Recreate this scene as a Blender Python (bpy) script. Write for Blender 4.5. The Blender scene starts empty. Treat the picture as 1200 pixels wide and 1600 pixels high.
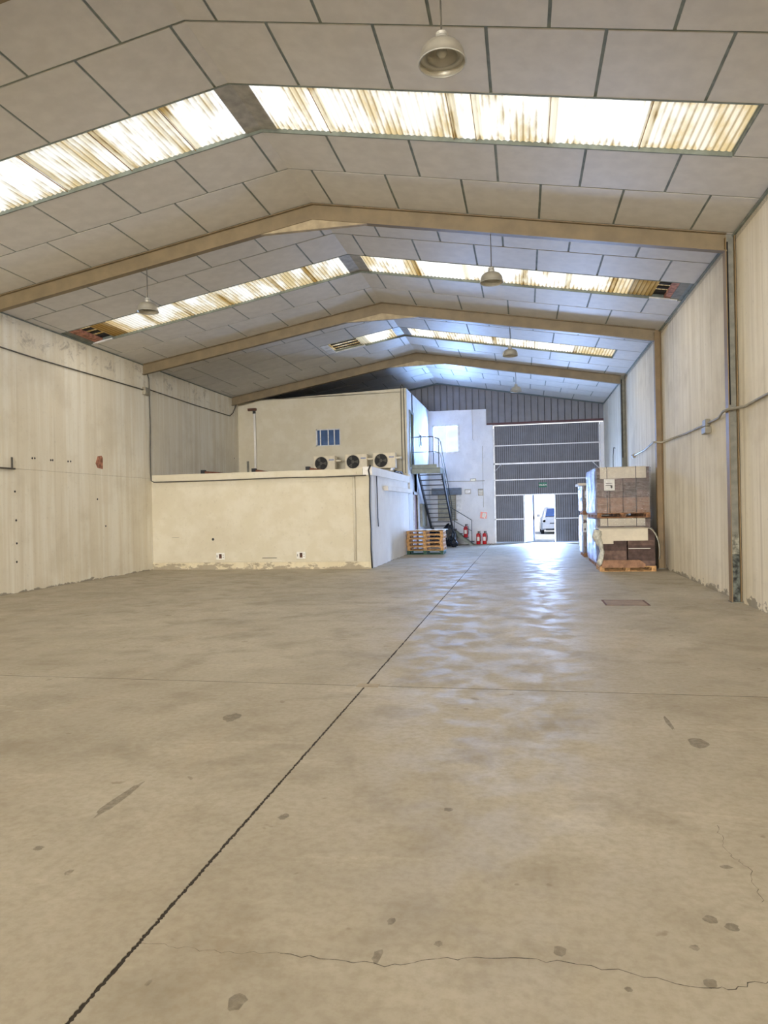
import bpy, bmesh, math, random
import numpy as np
from mathutils import Vector, Matrix
random.seed(7)
S = bpy.context.scene
COL = S.collection
PI = math.pi

# ------------------------------------------------------------------ camera
CF, YAW, PIT, ROL, CH = 1099.67, 0.19648, -0.00377, -0.021375, 1.5
_F = Vector((-math.sin(YAW)*math.cos(PIT), math.cos(YAW)*math.cos(PIT), math.sin(PIT)))
_R0 = Vector((math.cos(YAW), math.sin(YAW), 0)); _U0 = _R0.cross(_F)
_R = _R0*math.cos(ROL) + _U0*math.sin(ROL); _U = -_R0*math.sin(ROL) + _U0*math.cos(ROL)
cam = bpy.data.cameras.new('camera'); co = bpy.data.objects.new('camera', cam); COL.objects.link(co)
co.matrix_world = Matrix(((_R.x, _U.x, -_F.x, 0), (_R.y, _U.y, -_F.y, 0), (_R.z, _U.z, -_F.z, CH), (0, 0, 0, 1)))
cam.sensor_fit = 'VERTICAL'; cam.sensor_height = 24; cam.lens = CF/1600*24; cam.clip_end = 500
S.camera = co
def at(x, y, ax, val):          # a point of the photograph (1200x1600) on the world plane axis = val
    d = _F + _R*((x-600)/CF) - _U*((y-800)/CF); o = Vector((0, 0, CH))
    return o + d*((val-o[ax])/d[ax])

# ------------------------------------------------------------------ world, sun, lamps, exposure
w = bpy.data.worlds.new('world'); S.world = w; w.use_nodes = True
nt = w.node_tree; sky = nt.nodes.new('ShaderNodeTexSky'); sky.sky_type = 'NISHITA'; sky.sun_disc = False
sky.sun_elevation = math.radians(58); sky.sun_rotation = math.radians(150); sky.dust_density = 1.5
nt.links.new(sky.outputs[0], nt.nodes['Background'].inputs[0]); nt.nodes['Background'].inputs[1].default_value = 0.22
sl = bpy.data.lights.new('sun', 'SUN'); sl.energy = 2.0; sl.angle = math.radians(1.0); sl.color = (1, .95, .86)
so = bpy.data.objects.new('sun', sl); COL.objects.link(so); so.location = (20, -30, 60)
so.rotation_euler = Vector((0.42, -0.55, 1.2)).to_track_quat('Z', 'Y').to_euler()
def area(name, loc, rot, sx, sy, energy, color):
    l = bpy.data.lights.new(name, 'AREA'); l.shape = 'RECTANGLE'; l.size = sx; l.size_y = sy; l.energy = energy; l.color = color
    o = bpy.data.objects.new(name, l); COL.objects.link(o); o.location = loc; o.rotation_euler = rot
    return o
# daylight falling through the skylight strips of the roof, one lamp per slope of each strip
for k_ in range(9):
    yc_ = -29.32+5.8*k_+2.99
    for sg_ in (-1, 1):
        if k_ == 8 and sg_ < 0: continue
        area('skylight_daylight', (-3.356+sg_*3.1, yc_, 6.62-.1751*3.1-.01), (0, math.atan(.1751)*sg_, 0), 5.4, 1.0, 29, (1, .94, .83))
# fill lamp added behind the photographer, and daylight through the far door and window
area('rear_fill_lamp', (-3.3, -29.2, 2.5), (math.radians(96), 0, 0), 12.0, 4.6, 6000, (1, .985, .96))
area('far_door_daylight', (0.80, 29.75, 1.05), (-PI/2, 0, 0), 0.75, 1.9, 620, (.38, .57, 1))
area('far_window_daylight', (-3.1, 29.6, 4.33), (-PI/2, 0, 0), 1.0, 1.0, 560, (.36, .56, 1))
S.view_settings.view_transform = 'Standard'; S.view_settings.look = 'None'; S.view_settings.gamma = 1
S.view_settings.use_curve_mapping = False; S.view_settings.exposure = 0.68
S.cycles.max_bounces = 14; S.cycles.diffuse_bounces = 10; S.cycles.use_denoising = True
S.cycles.sample_clamp_indirect = 6

# ------------------------------------------------------------------ helpers
def srgb(r, g, b):
    f = lambda c: ((c/255+.055)/1.055)**2.4 if c > 10 else c/255/12.92
    return (f(r), f(g), f(b), 1)
class NT:
    def __init__(s, name):
        s.m = bpy.data.materials.new(name); s.m.use_nodes = True; s.t = s.m.node_tree; s.b = s.t.nodes['Principled BSDF']
        s.out = s.t.nodes['Material Output']
    def n(s, kind, **k):
        o = s.t.nodes.new('ShaderNode'+kind)
        for a, v in k.items(): setattr(o, a, v)
        return o
    def l(s, a, b): s.t.links.new(a, b)
    def coords(s, scale=(1, 1, 1), space='Object'):
        tc = s.n('TexCoord'); mp = s.n('Mapping'); mp.inputs['Scale'].default_value = scale
        s.l(tc.outputs[space], mp.inputs[0]); return mp.outputs[0]
    def world(s, scale=(1, 1, 1)):
        g = s.n('NewGeometry'); mp = s.n('Mapping'); mp.inputs['Scale'].default_value = scale
        s.l(g.outputs['Position'], mp.inputs[0]); return mp.outputs[0]
    def noise(s, vec, scale, detail=4, rough=.55, dist=0):
        o = s.n('TexNoise'); o.inputs['Scale'].default_value = scale; o.inputs['Detail'].default_value = detail
        o.inputs['Roughness'].default_value = rough; o.inputs['Distortion'].default_value = dist; s.l(vec, o.inputs['Vector']); return o.outputs[0]
    def ramp(s, fac, a, b, ca=0.0, cb=1.0):
        o = s.n('MapRange'); o.interpolation_type = 'SMOOTHSTEP'
        for i, v in enumerate((a, b, ca, cb)): o.inputs[i+1].default_value = v
        s.l(fac, o.inputs[0]); return o.outputs[0]
    def mix(s, fac, a, b, mode='MIX'):
        o = s.n('Mix', data_type='RGBA', blend_type=mode)
        if isinstance(fac, (int, float)): o.inputs[0].default_value = fac
        else: s.l(fac, o.inputs[0])
        for i, v in ((6, a), (7, b)):
            if isinstance(v, tuple): o.inputs[i].default_value = v
            else: s.l(v, o.inputs[i])
        return o.outputs[2]
    def math(s, op, a, b=0.0):
        o = s.n('Math', operation=op)
        for i, v in ((0, a), (1, b)):
            if isinstance(v, (int, float)): o.inputs[i].default_value = v
            else: s.l(v, o.inputs[i])
        return o.outputs[0]
    def sep(s, vec):
        o = s.n('SeparateXYZ'); s.l(vec, o.inputs[0]); return o.outputs
    def bump(s, h, st=.2, d=.01):
        o = s.n('Bump'); o.inputs['Strength'].default_value = st; o.inputs['Distance'].default_value = d
        s.l(h, o.inputs['Height']); s.l(o.outputs[0], s.b.inputs['Normal'])
def mat(name, c, rough=.6, metal=0, var=.12, scale=6, bump=0, spec=None):
    k = NT(name); v = k.coords(); f = k.noise(v, scale, 5)
    c = srgb(*c); d = tuple(x*(1-var*2.2) for x in c[:3])+(1,); e = tuple(min(1, x*(1+var)) for x in c[:3])+(1,)
    k.l(k.mix(k.ramp(f, .3, .7), d, e), k.b.inputs['Base Color'])
    k.b.inputs['Roughness'].default_value = rough; k.b.inputs['Metallic'].default_value = metal
    if spec is not None: k.b.inputs['Specular IOR Level'].default_value = spec
    if bump: k.bump(k.noise(v, scale*4, 4), bump)
    return k.m

def wall_mat(name, base, dark, light, streak=.5, basez=.22, topstain=False, grime=(120, 112, 98), aniso=.07, freq=1.4):
    k = NT(name); v = k.world(); z = k.sep(k.world())[2]
    st = k.noise(k.world((freq, freq, aniso)), 3.0, 6, .6)
    st2 = k.noise(k.world((3.5, 3.5, max(.1, aniso))), 2.0, 3, .6)
    c = k.mix(k.ramp(st, .42, .62), srgb(*base), srgb(*light))
    c = k.mix(k.math('MULTIPLY', k.ramp(st2, .5, .75), streak), c, srgb(*dark))
    bl = k.noise(v, .8, 6, .6); c = k.mix(k.math('MULTIPLY', k.ramp(bl, .45, .7), .45), c, srgb(*dark))
    fine = k.noise(v, 14, 5, .6); c = k.mix(k.math('MULTIPLY', k.ramp(fine, .58, .75), .18), c, srgb(*grime))
    # flaked, damp-stained patches of the plaster along its foot
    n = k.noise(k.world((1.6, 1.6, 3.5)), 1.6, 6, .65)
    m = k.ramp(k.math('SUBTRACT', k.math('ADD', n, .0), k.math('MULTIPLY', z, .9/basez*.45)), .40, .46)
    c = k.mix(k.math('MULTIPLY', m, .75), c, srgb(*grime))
    if topstain:
        n2 = k.noise(k.world((1.0, 1.0, 1.4)), 2.2, 8, .75, .6)
        band = k.math('MULTIPLY', k.ramp(z, 4.7, 5.15), k.ramp(n2, .52, .68))
        c = k.mix(k.math('MULTIPLY', band, .55), c, srgb(108, 100, 90))
    k.l(c, k.b.inputs['Base Color']); k.b.inputs['Roughness'].default_value = .8
    k.bump(k.noise(v, 9, 6), .25, .01)
    return k.m

M = {}
M['wall'] = wall_mat('plaster_left', (232, 225, 208), (206, 196, 174), (242, 238, 226), .4, .1, topstain=True)
M['wall_r'] = wall_mat('concrete_right', (224, 215, 194), (184, 172, 148), (234, 226, 208), .6, .3)
M['office'] = wall_mat('office_plaster', (206, 198, 176), (194, 184, 160), (212, 205, 186), .12, .02, aniso=.8, freq=.7)
M['office_white'] = wall_mat('office_white_plaster', (238, 234, 228), (222, 217, 208), (243, 240, 234), .15, .05, aniso=.5, freq=.7)
M['white'] = wall_mat('white_plaster', (222, 224, 230), (204, 206, 214), (230, 232, 238), .12, .06, aniso=.5, freq=.7)
M['plinth'] = wall_mat('plinth_plaster', (214, 202, 172), (196, 184, 152), (222, 212, 184), .2, .55, grime=(142, 130, 112))
M['panel'] = mat('ceiling_panel', (206, 203, 198), .55, 0, .03, 5, .02)
M['deck'] = mat('joint_grey_green', (128, 136, 128), .7)
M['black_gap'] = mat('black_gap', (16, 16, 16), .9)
M['roof_dark'] = mat('dark_roof_felt', (52, 52, 56), .9)
M['tan'] = mat('tan_paint', (124, 108, 80), .5, 0, .08, 3)
M['ochre'] = mat('ochre_paint', (132, 108, 70), .5, 0, .08, 3)
M['greycol'] = mat('weathered_grey_steel', (126, 124, 112), .7, 0, .12, 7, .15)
M['steel_dark'] = mat('blue_grey_steel_paint', (44, 54, 70), .5, 0, .1)
M['steel_green'] = mat('green_grey_steel_paint', (128, 136, 128), .5, 0, .08)
M['rail'] = mat('grey_handrail_paint', (62, 74, 84), .45)
M['cladding'] = mat('grey_cladding', (108, 111, 122), .5, .1, .05, 3)
M['gate'] = mat('gate_sheet', (104, 108, 120), .5, .1, .05, 3)
M['galv'] = mat('galvanised', (190, 194, 204), .4, .3, .06)
M['burgundy'] = mat('burgundy_steel', (70, 24, 40), .5)
M['alu'] = mat('spun_aluminium', (186, 182, 170), .36, .6, .05, 8)
M['alu_in'] = mat('aluminium_inside', (180, 178, 170), .5, .35, .04, 8)
M['glass_bulb'] = mat('bulb_glass', (210, 208, 196), .25)
M['cable'] = mat('grey_cable', (86, 82, 74), .6)
M['conduit'] = mat('pale_conduit', (150, 144, 128), .5)
M['black'] = mat('black_plastic', (22, 24, 28), .45)
M['wood'] = mat('pallet_wood', (206, 160, 106), .75, 0, .2, 12, .15)
M['wood2'] = mat('old_pallet_wood', (150, 108, 74), .8, 0, .25, 12, .15)
M['greenwood'] = mat('green_painted_wood', (56, 92, 76), .7)
M['brownwood'] = mat('brown_door_wood', (128, 74, 52), .5)
M['card'] = mat('brown_cardboard', (122, 98, 88), .8, 0, .18, 9)
M['card2'] = mat('dark_cardboard', (96, 76, 70), .8, 0, .18, 9)
M['card3'] = mat('orange_cardboard', (158, 120, 94), .8, 0, .14, 9)
M['cream'] = mat('cream_card', (212, 202, 182), .7, 0, .04)
M['paper'] = mat('white_paper', (232, 230, 222), .6, 0, .02)
M['ink'] = mat('black_ink', (40, 40, 44), .6)
M['film_wrap'] = mat('bunched_film', (196, 196, 186), .25, 0, .15, 14, .8)
M['redpaint'] = mat('red_paint', (200, 28, 36), .3)
M['acw'] = mat('ac_casing', (226, 214, 188), .45, 0, .04)
M['fan'] = mat('dark_fan', (26, 25, 24), .6)
M['blue'] = mat('blue_label', (40, 80, 160), .5)
M['signgreen'] = mat('green_sign', (20, 110, 90), .5)
M['boxgrey'] = mat('grey_box', (150, 144, 128), .5)
M['shutter'] = mat('beige_shutter', (160, 158, 142), .5)
M['shutbox'] = mat('blue_grey_shutter_box', (98, 112, 130), .5)
M['winframe'] = mat('white_frame', (220, 222, 226), .4)
M['ridge'] = mat('ridge_metal', (172, 170, 164), .45, .3, .14, 5)
M['brick'] = mat('raw_brick', (178, 124, 102), .85, 0, .25, 10, .3)
M['rust'] = mat('rusty_plate', (112, 74, 56), .8, 0, .3, 10)
M['carpaint'] = mat('silver_car_paint', (150, 158, 172), .35, .2, .02)
M['carglass'] = mat('car_glass', (30, 66, 120), .1, .2, .02)
M['tyre'] = mat('tyre', (40, 44, 52), .8)
M['asphalt'] = mat('pale_yard', (196, 194, 188), .9)
M['facade'] = mat('white_facade', (240, 238, 232), .9, 0, .03, 1)

def film_mat():
    k = NT('stretch_film'); v = k.coords((1, 1, 1)); n = k.noise(k.coords((2, 2, 14)), 3, 5, .7, 1.0)
    g = k.n('BsdfGlossy'); g.inputs['Roughness'].default_value = .18; g.inputs[0].default_value = (.9, .93, 1, 1)
    t = k.n('BsdfTransparent'); mx = k.n('MixShader'); k.l(k.ramp(n, .35, .75, .12, .55), mx.inputs[0])
    k.l(t.outputs[0], mx.inputs[1]); k.l(g.outputs[0], mx.inputs[2])
    bp = k.n('Bump'); bp.inputs['Strength'].default_value = 1; bp.inputs['Distance'].default_value = .03; k.l(n, bp.inputs['Height']); k.l(bp.outputs[0], g.inputs['Normal'])
    k.l(mx.outputs[0], k.out.inputs[0]); return k.m
M['film'] = film_mat()
def glass_mat():
    k = NT('window_glass'); g = k.n('BsdfGlossy'); g.inputs['Roughness'].default_value = .05; g.inputs[0].default_value = (.6, .7, .9, 1)
    t = k.n('BsdfTransparent'); t.inputs[0].default_value = (.9, .95, 1, 1); mx = k.n('MixShader'); mx.inputs[0].default_value = .15
    k.l(t.outputs[0], mx.inputs[1]); k.l(g.outputs[0], mx.inputs[2]); k.l(mx.outputs[0], k.out.inputs[0]); return k.m
M['glass'] = glass_mat()
M['blueglass'] = mat('blue_tinted_glass', (84, 112, 160), .08, .3, .1, 4)

def sheet_mat():                # translucent corrugated roof sheet, stained by dirt that collects in its valleys
    k = NT('translucent_sheet'); s = k.sep(k.coords()); info = k.n('ObjectInfo').outputs['Random']
    ph = k.math('SINE', k.math('MULTIPLY', s[0], 2*PI/.076))
    valley = k.ramp(ph, .2, 1.0)
    n = k.noise(k.world((2.0, .5, 1)), 1.3, 6, .6); big = k.noise(k.world((1, .6, 1)), .7, 3, .5)
    edge = k.math('MULTIPLY', k.ramp(k.math('ABSOLUTE', k.math('SUBTRACT', s[1], .55)), .30, .56), .55)
    dirt = k.math('ADD', k.ramp(n, .42, .72), k.math('MULTIPLY', k.ramp(info, .2, 1.0), .35))
    dirt = k.math('ADD', dirt, k.math('MULTIPLY', edge, k.ramp(k.noise(k.world((9, 3, 1)), 1.5, 4), .4, .6)))
    dirt = k.math('ADD', dirt, k.ramp(k.math('ABSOLUTE', s[0]), 4.2, 6.0, 0, .55))
    c = k.mix(k.ramp(dirt, .0, 1.3), srgb(252, 248, 232), srgb(206, 184, 134))
    c = k.mix(k.math('MULTIPLY', valley, k.ramp(dirt, .1, .9, .12, .75)), c, srgb(140, 116, 72))
    t = k.n('BsdfTranslucent'); d = k.n('BsdfDiffuse'); mx = k.n('MixShader'); mx.inputs[0].default_value = .3
    k.l(c, t.inputs[0]); k.l(c, d.inputs[0]); k.l(t.outputs[0], mx.inputs[1]); k.l(d.outputs[0], mx.inputs[2]); k.l(mx.outputs[0], k.out.inputs[0])
    return k.m
M['sheet'] = sheet_mat()

def floor_mat():
    k = NT('worn_concrete'); v = k.world()
    a = k.noise(v, .35, 6, .6, .4); b = k.noise(v, 1.6, 8, .62, .3); f = k.noise(v, 22, 6, .65)
    c = k.mix(k.ramp(a, .35, .65), srgb(170, 162, 145), srgb(188, 180, 163))
    c = k.mix(k.math('MULTIPLY', k.ramp(b, .46, .70), .62), c, srgb(146, 136, 118))
    c = k.mix(k.math('MULTIPLY', k.ramp(k.noise(k.world((.5, 1.8, 1)), 1.3, 7, .7, .8), .55, .75), .35), c, srgb(220, 212, 194))
    c = k.mix(k.math('MULTIPLY', k.ramp(k.noise(k.world((1.3, .45, 1)), .9, 6, .6, .6), .55, .72), .3), c, srgb(186, 170, 147))
    c = k.mix(k.math('MULTIPLY', k.ramp(f, .35, .7), .32), c, srgb(140, 126, 102))
    sp = k.noise(v, 5.5, 3, .5, .3); c = k.mix(k.math('MULTIPLY', k.ramp(sp, .70, .74), .5), c, srgb(128, 116, 96))
    k.l(c, k.b.inputs['Base Color'])
    k.l(k.ramp(k.noise(v, 2.6, 7, .72, .3), .40, .62, .48, .75), k.b.inputs['Roughness']); k.b.inputs['Specular IOR Level'].default_value = .16
    k.bump(k.noise(v, 7, 8, .6), .12, .01)
    return k.m
M['floor'] = floor_mat()
def decal_mat(name, c, a):
    k = NT(name); k.b.inputs['Base Color'].default_value = srgb(*c); k.b.inputs['Roughness'].default_value = .6
    n = k.noise(k.world(), 26, 5, .7); k.l(k.ramp(n, .3, .62, a*.35, a), k.b.inputs['Alpha']); return k.m
M['stain'] = decal_mat('floor_stain', (112, 100, 82), .38)
M['crack'] = decal_mat('floor_crack', (84, 76, 62), .8)

def tag(o, label=None, cat=None, group=None, kind=None):
    if label: o['label'] = label
    if cat: o['category'] = cat
    if group: o['group'] = group
    if kind: o['kind'] = kind
    return o
def empty(name, loc=(0, 0, 0), label=None, cat=None, group=None, kind=None, rz=0):
    o = bpy.data.objects.new(name, None); COL.objects.link(o); o.location = loc; o.rotation_euler = (0, 0, rz); o.empty_display_size = .1
    return tag(o, label, cat, group, kind)
def obj(name, bm, m, parent=None, local=False, smooth=False, label=None, cat=None, group=None, kind=None):
    """bm in world coordinates (local=False) or in the thing's own (local=True)"""
    me = bpy.data.meshes.new(name)
    bmesh.ops.recalc_face_normals(bm, faces=bm.faces)
    if parent is not None and not local:
        off = Vector((0, 0, 0)); p = parent
        while p is not None: off += p.location; p = p.parent
        bmesh.ops.translate(bm, verts=bm.verts, vec=-off)
    if smooth:
        for f in bm.faces: f.smooth = True
    bm.to_mesh(me); bm.free(); me.materials.append(M[m] if isinstance(m, str) else m)
    o = bpy.data.objects.new(name, me); COL.objects.link(o)
    if parent is not None: o.parent = parent
    return tag(o, label, cat, group, kind)
def orig(o, loc):               # give a top-level mesh its own base point
    o.data.transform(Matrix.Translation(-Vector(loc))); o.location = loc; return o
def B(*boxes):
    bm = bmesh.new()
    for b in boxes: add_box(bm, *b)
    return bm
def add_box(bm, x0, x1, y0, y1, z0, z1):
    v = [bm.verts.new((x, y, z)) for z in (z0, z1) for y in (y0, y1) for x in (x0, x1)]
    for f in ((0, 1, 3, 2), (4, 6, 7, 5), (0, 4, 5, 1), (2, 3, 7, 6), (0, 2, 6, 4), (1, 5, 7, 3)): bm.faces.new([v[i] for i in f])
    return v
def add_bev(bm, x0, x1, y0, y1, z0, z1, r=.01, seg=1):
    v = add_box(bm, x0, x1, y0, y1, z0, z1); es = set(e for q in v for e in q.link_edges)
    bmesh.ops.bevel(bm, geom=list(es), offset=r, segments=seg, affect='EDGES')
def bev(*a, **k):
    bm = bmesh.new(); add_bev(bm, *a, **k); return bm
def add_prism(bm, pts, vec):    # polygon pts (3D) extruded by vec
    vec = Vector(vec); a = [bm.verts.new(p) for p in pts]; b = [bm.verts.new(Vector(p)+vec) for p in pts]; n = len(pts)
    bm.faces.new(a); bm.faces.new(b[::-1])
    for i in range(n): bm.faces.new((a[i], b[i], b[(i+1) % n], a[(i+1) % n]))
def add_tube(bm, pts, r, n=8, caps=True):
    pts = [Vector(p) for p in pts]; rings = []
    up = None
    for i, p in enumerate(pts):
        d = (pts[min(i+1, len(pts)-1)]-pts[max(i-1, 0)]).normalized()
        if up is None: up = Vector((0, 0, 1)) if abs(d.z) < .9 else Vector((1, 0, 0))
        s = d.cross(up).normalized(); u = s.cross(d).normalized(); up = u
        rr = r[i] if isinstance(r, (list, tuple)) else r
        rings.append([bm.verts.new(p+s*math.cos(a)*rr+u*math.sin(a)*rr) for a in [2*PI*j/n for j in range(n)]])
    for a, b in zip(rings, rings[1:]):
        for j in range(n): bm.faces.new((a[j], a[(j+1) % n], b[(j+1) % n], b[j]))
    if caps: bm.faces.new(rings[0][::-1]); bm.faces.new(rings[-1])
def tube(pts, r, n=8, caps=True):
    bm = bmesh.new(); add_tube(bm, pts, r, n, caps); return bm
def lathe(prof, n=32, c=(0, 0, 0)):
    bm = bmesh.new(); rings = []
    for r, z in prof:
        rings.append([bm.verts.new((c[0]+max(r, 1e-4)*math.cos(2*PI*j/n), c[1]+max(r, 1e-4)*math.sin(2*PI*j/n), c[2]+z)) for j in range(n)])
    for a, b in zip(rings, rings[1:]):
        for j in range(n): bm.faces.new((a[j], a[(j+1) % n], b[(j+1) % n], b[j]))
    return bm
def dup(root, loc, label=None, group=None, rz=None):
    def cp(o, parent):
        c = o.copy(); COL.objects.link(c); c.parent = parent
        for ch in list(kids.get(o.name, ())): cp(ch, c)
        return c
    kids = {}
    for o in S.objects:
        if o.parent: kids.setdefault(o.parent.name, []).append(o)
    r = cp(root, None); r.location = loc
    if rz is not None: r.rotation_euler.z = rz
    if label: r['label'] = label
    if group: r['group'] = group
    return r

# ------------------------------------------------------------------ dimensions of the hall
XL, XR, XM = -9.865, 3.154, -3.356
ZR, KS = 6.62, .1751
def zc(s): return ZR-KS*abs(s)
YB, YE = -29.6, 29.1
SMAX = 6.51
FR = [-29.32, -23.52, -17.72, -11.92, -6.12, -.32, 5.48, 11.28, 17.08, 22.88]       # front face of every portal frame
ZE = zc(SMAX)
XO = -3.81                                                  # hall side of the office block

# ------------------------------------------------------------------ floor: slabs with open joints
fl = empty('floor', (0, 0, 0), 'worn beige polished concrete floor of large cast slabs', kind='structure')
obj('joint_filler', B((XL-.2, XR+.2, YB-.2, YE+.3, -.2, -.003)), mat('joint_dirt', (58, 50, 40), .9), fl)
ys = [(YB, 5.838), (5.860, 11.66), (11.664, 17.5), (17.504, 23.3), (23.304, YE+.3)]
def jag(bm, x0, x1, y0, y1, side):
    n = max(2, int((y1-y0)/.06)) if y0 < 6 else 12
    P = []; rr = random.Random(side*91+int(y0))
    a0 = max(y0, 1.0)
    yy = [y0]+[a0+(y1-a0)*i/n for i in range(n+1)] if y0 < 1 else [y0+(y1-y0)*i/n for i in range(n+1)]
    for y in yy: P.append(((x1 if side < 0 else x0)+rr.uniform(-1, 1)*.004*(1 if y < 8 else .5), y, 0))
    far = x0 if side < 0 else x1
    pts = P+[(far, y1, 0), (far, y0, 0)]
    f = bm.faces.new([bm.verts.new(p) for p in pts])
    r = bmesh.ops.extrude_face_region(bm, geom=[f]); bmesh.ops.translate(bm, verts=[g for g in r['geom'] if isinstance(g, bmesh.types.BMVert)], vec=(0, 0, -.05))
for (y0, y1) in ys:
    for side in (-1, 1):
        bm = bmesh.new()
        if side < 0: jag(bm, XL-.15, -1.363, y0, y1, -1)
        else: jag(bm, -1.347, XR+.15, y0, y1, 1)
        obj('slab', bm, 'floor', fl)
bm = bmesh.new()
def ribbon(bm, pts, wd, z=.0006, jit=.01, sub=10, seed=1):
    rr = random.Random(seed); P = []
    for a, b in zip(pts, pts[1:]):
        for i in range(sub):
            t = i/sub; P.append(Vector(a).lerp(Vector(b), t)+Vector((rr.uniform(-jit, jit), rr.uniform(-jit, jit), 0)))
    P.append(Vector(pts[-1])); prev = None
    for i, p in enumerate(P):
        d = (P[min(i+1, len(P)-1)]-P[max(0, i-1)]).normalized(); s = Vector((-d.y, d.x, 0))*wd*rr.uniform(.3, 1)
        a, b = bm.verts.new((p.x+s.x, p.y+s.y, z)), bm.verts.new((p.x-s.x, p.y-s.y, z))
        if prev: bm.faces.new((prev[0], prev[1], b, a))
        prev = (a, b)
ribbon(bm, [at(x, y, 2, 0) for x, y in ((440, 1490), (600, 1508), (740, 1495), (900, 1505), (1120, 1547), (1210, 1533))], .0028, seed=3)
ribbon(bm, [at(x, y, 2, 0) for x, y in ((225, 1472), (320, 1486), (440, 1490))], .0012, seed=4)
ribbon(bm, [at(x, y, 2, 0) for x, y in ((1120, 1290), (1135, 1330), (1172, 1360), (1190, 1410))], .0015, seed=5)
obj('crack', bm, 'crack', fl, kind='stuff')
bm = bmesh.new(); rr = random.Random(5)
for x, y, rx, ry in ((611, 1440, .018, .03), (369, 1567, .035, .045), (443, 1276, .03, .04), (590, 1494, .02, .05), (362, 1121, .07, .12), (1144, 1449, .03, .03), (1110, 1437, .03, .03), (1110, 1536, .03, .03),
    (184, 1250, .035, .28), (1086, 1481, .02, .02), (982, 1546, .015, .015), (232, 1536, .012, .02), (1135, 1355, .03, .02), (875, 1486, .03, .035), (700, 1265, .03, .03), (1045, 1130, .02, .2), (1090, 1160, .08, .12),
    (108, 1363, .02, .03), (60, 1325, .03, .03), (685, 1475, .02, .02)):
    p = at(x, y, 2, 0); n = 14
    bm.faces.new([bm.verts.new((p.x+rx*math.cos(2*PI*i/n)*rr.uniform(.6, 1), p.y+ry*math.sin(2*PI*i/n)*rr.uniform(.6, 1), .0004)) for i in range(n)])
obj('stain', bm, 'stain', fl, kind='stuff')
obj('joint_patch', bev(-1.43, -1.24, 5.79, 5.91, -.01, .0015, r=.001), mat('patch_mortar', (168, 154, 130), .8), fl)
hb = mat('hatch_concrete', (150, 128, 104), .7)
hp = [at(941, 938, 2, 0), at(1008, 938, 2, 0), at(1014, 946, 2, 0), at(946, 946, 2, 0)]
hx0, hx1, hy0, hy1 = 1.16, 1.80, 10.91, 11.50
ht = empty('floor_hatch', ((hx0+hx1)/2, (hy0+hy1)/2, 0), 'brown square drain hatch set in the concrete floor', 'hatch')
obj('hatch_frame', B((hx0, hx1, hy0, hy0+.03, 0, .004), (hx0, hx1, hy1-.03, hy1, 0, .004), (hx0, hx0+.03, hy0, hy1, 0, .004), (hx1-.03, hx1, hy0, hy1, 0, .004)), 'rust', ht)
obj('lid', bev(hx0+.035, hx1-.035, hy0+.035, hy1-.035, 0, .003, r=.001), hb, ht)

# ------------------------------------------------------------------ side walls in panels, rear wall with an opening added for the fill lamp
wl = empty('wall_left', (XL, 0, 0), 'tall cream plastered wall with damp streaks', kind='structure')
FY = [YB]+[f+.07 for f in FR[1:]]+[YE+.2]
ztop = 5.75
for a, b in zip(FY, FY[1:]):
    obj('wall_panel', B((XL-.2, XL, a+.004, b-.004, 0, 2.46)), 'wall', wl)
    obj('wall_panel', B((XL-.2, XL+.004, a+.004, b-.004, 2.464, ztop)), 'wall', wl)
obj('backing', B((XL-.22, XL-.03, YB, YE+.2, 0, ztop)), 'black_gap', wl)
wr = empty('wall_right', (XR, 0, 0), 'tall cream concrete wall with vertical run-off streaks', kind='structure')
for a, b in zip(FY, FY[1:]):
    obj('wall_panel', B((XR, XR+.2, a+.09, b-.09, 0, ztop)), 'wall_r', wr)
obj('backing', B((XR+.12, XR+.22, YB, YE+.2, 0, ztop)), 'black_gap', wr)
bm = B((XL-.2, XL+2, YB-.2, YB, 0, 4.6), (XR-2, XR+.2, YB-.2, YB, 0, 4.6), (XL-.2, XR+.2, YB-.2, YB, 4.6, 7))
obj('wall_rear', bm, 'wall', None, kind='structure', label='rear wall with an opening added for the fill lamp')

# brick showing through a hole in the plaster, and a few marks of the left wall
pp = [at(x, y, 0, XL) for x, y in ((152, 713), (158, 712), (160, 716), (160, 733), (152, 731), (149, 724))]
bm = bmesh.new(); add_prism(bm, [Vector((XL+.0, p.y, p.z)) for p in pp], (.012, 0, 0))
obj('bare_brick_patch', bm, 'brick', wl, label='patch of bare brick where plaster has fallen')
def plate_l(x0, y0, x1, y1, nm, m, th=.02, lab=None, cat=None):
    a, b = at(x0, y0, 0, XL), at(x1, y1, 0, XL); yy, zz = sorted((a.y, b.y)), sorted((a.z, b.z))
    return bev(XL, XL+th, yy[0], yy[1], zz[0], zz[1], r=.003)
bm = bmesh.new(); rr = random.Random(9)
for x, y in ((50, 716), (54, 716), (79, 719), (82, 719), (106, 721), (110, 721), (23, 768), (25, 813), (26, 849), (26, 878), (152, 780), (366, 716), (165, 822)):
    p = at(x, y, 0, XL); r = .022
    add_tube(bm, [(XL+.002, p.y, p.z), (XL+.008, p.y, p.z)], r, 8)
obj('fixing_hole', bm, 'ink', wl, kind='stuff')
t = orig(obj('wall_bracket', bm := B((XL, XL+.05, at(0, 733, 0, XL).y-.3, at(21, 734, 0, XL).y, 2.44, 2.47), (XL, XL+.03, at(17, 734, 0, XL).y, at(18.5, 733, 0, XL).y, 2.44, 2.68)), 'cable',
    label='small grey angle bracket low on the left wall', cat='bracket'), (XL, 12, 2.44))

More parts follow.
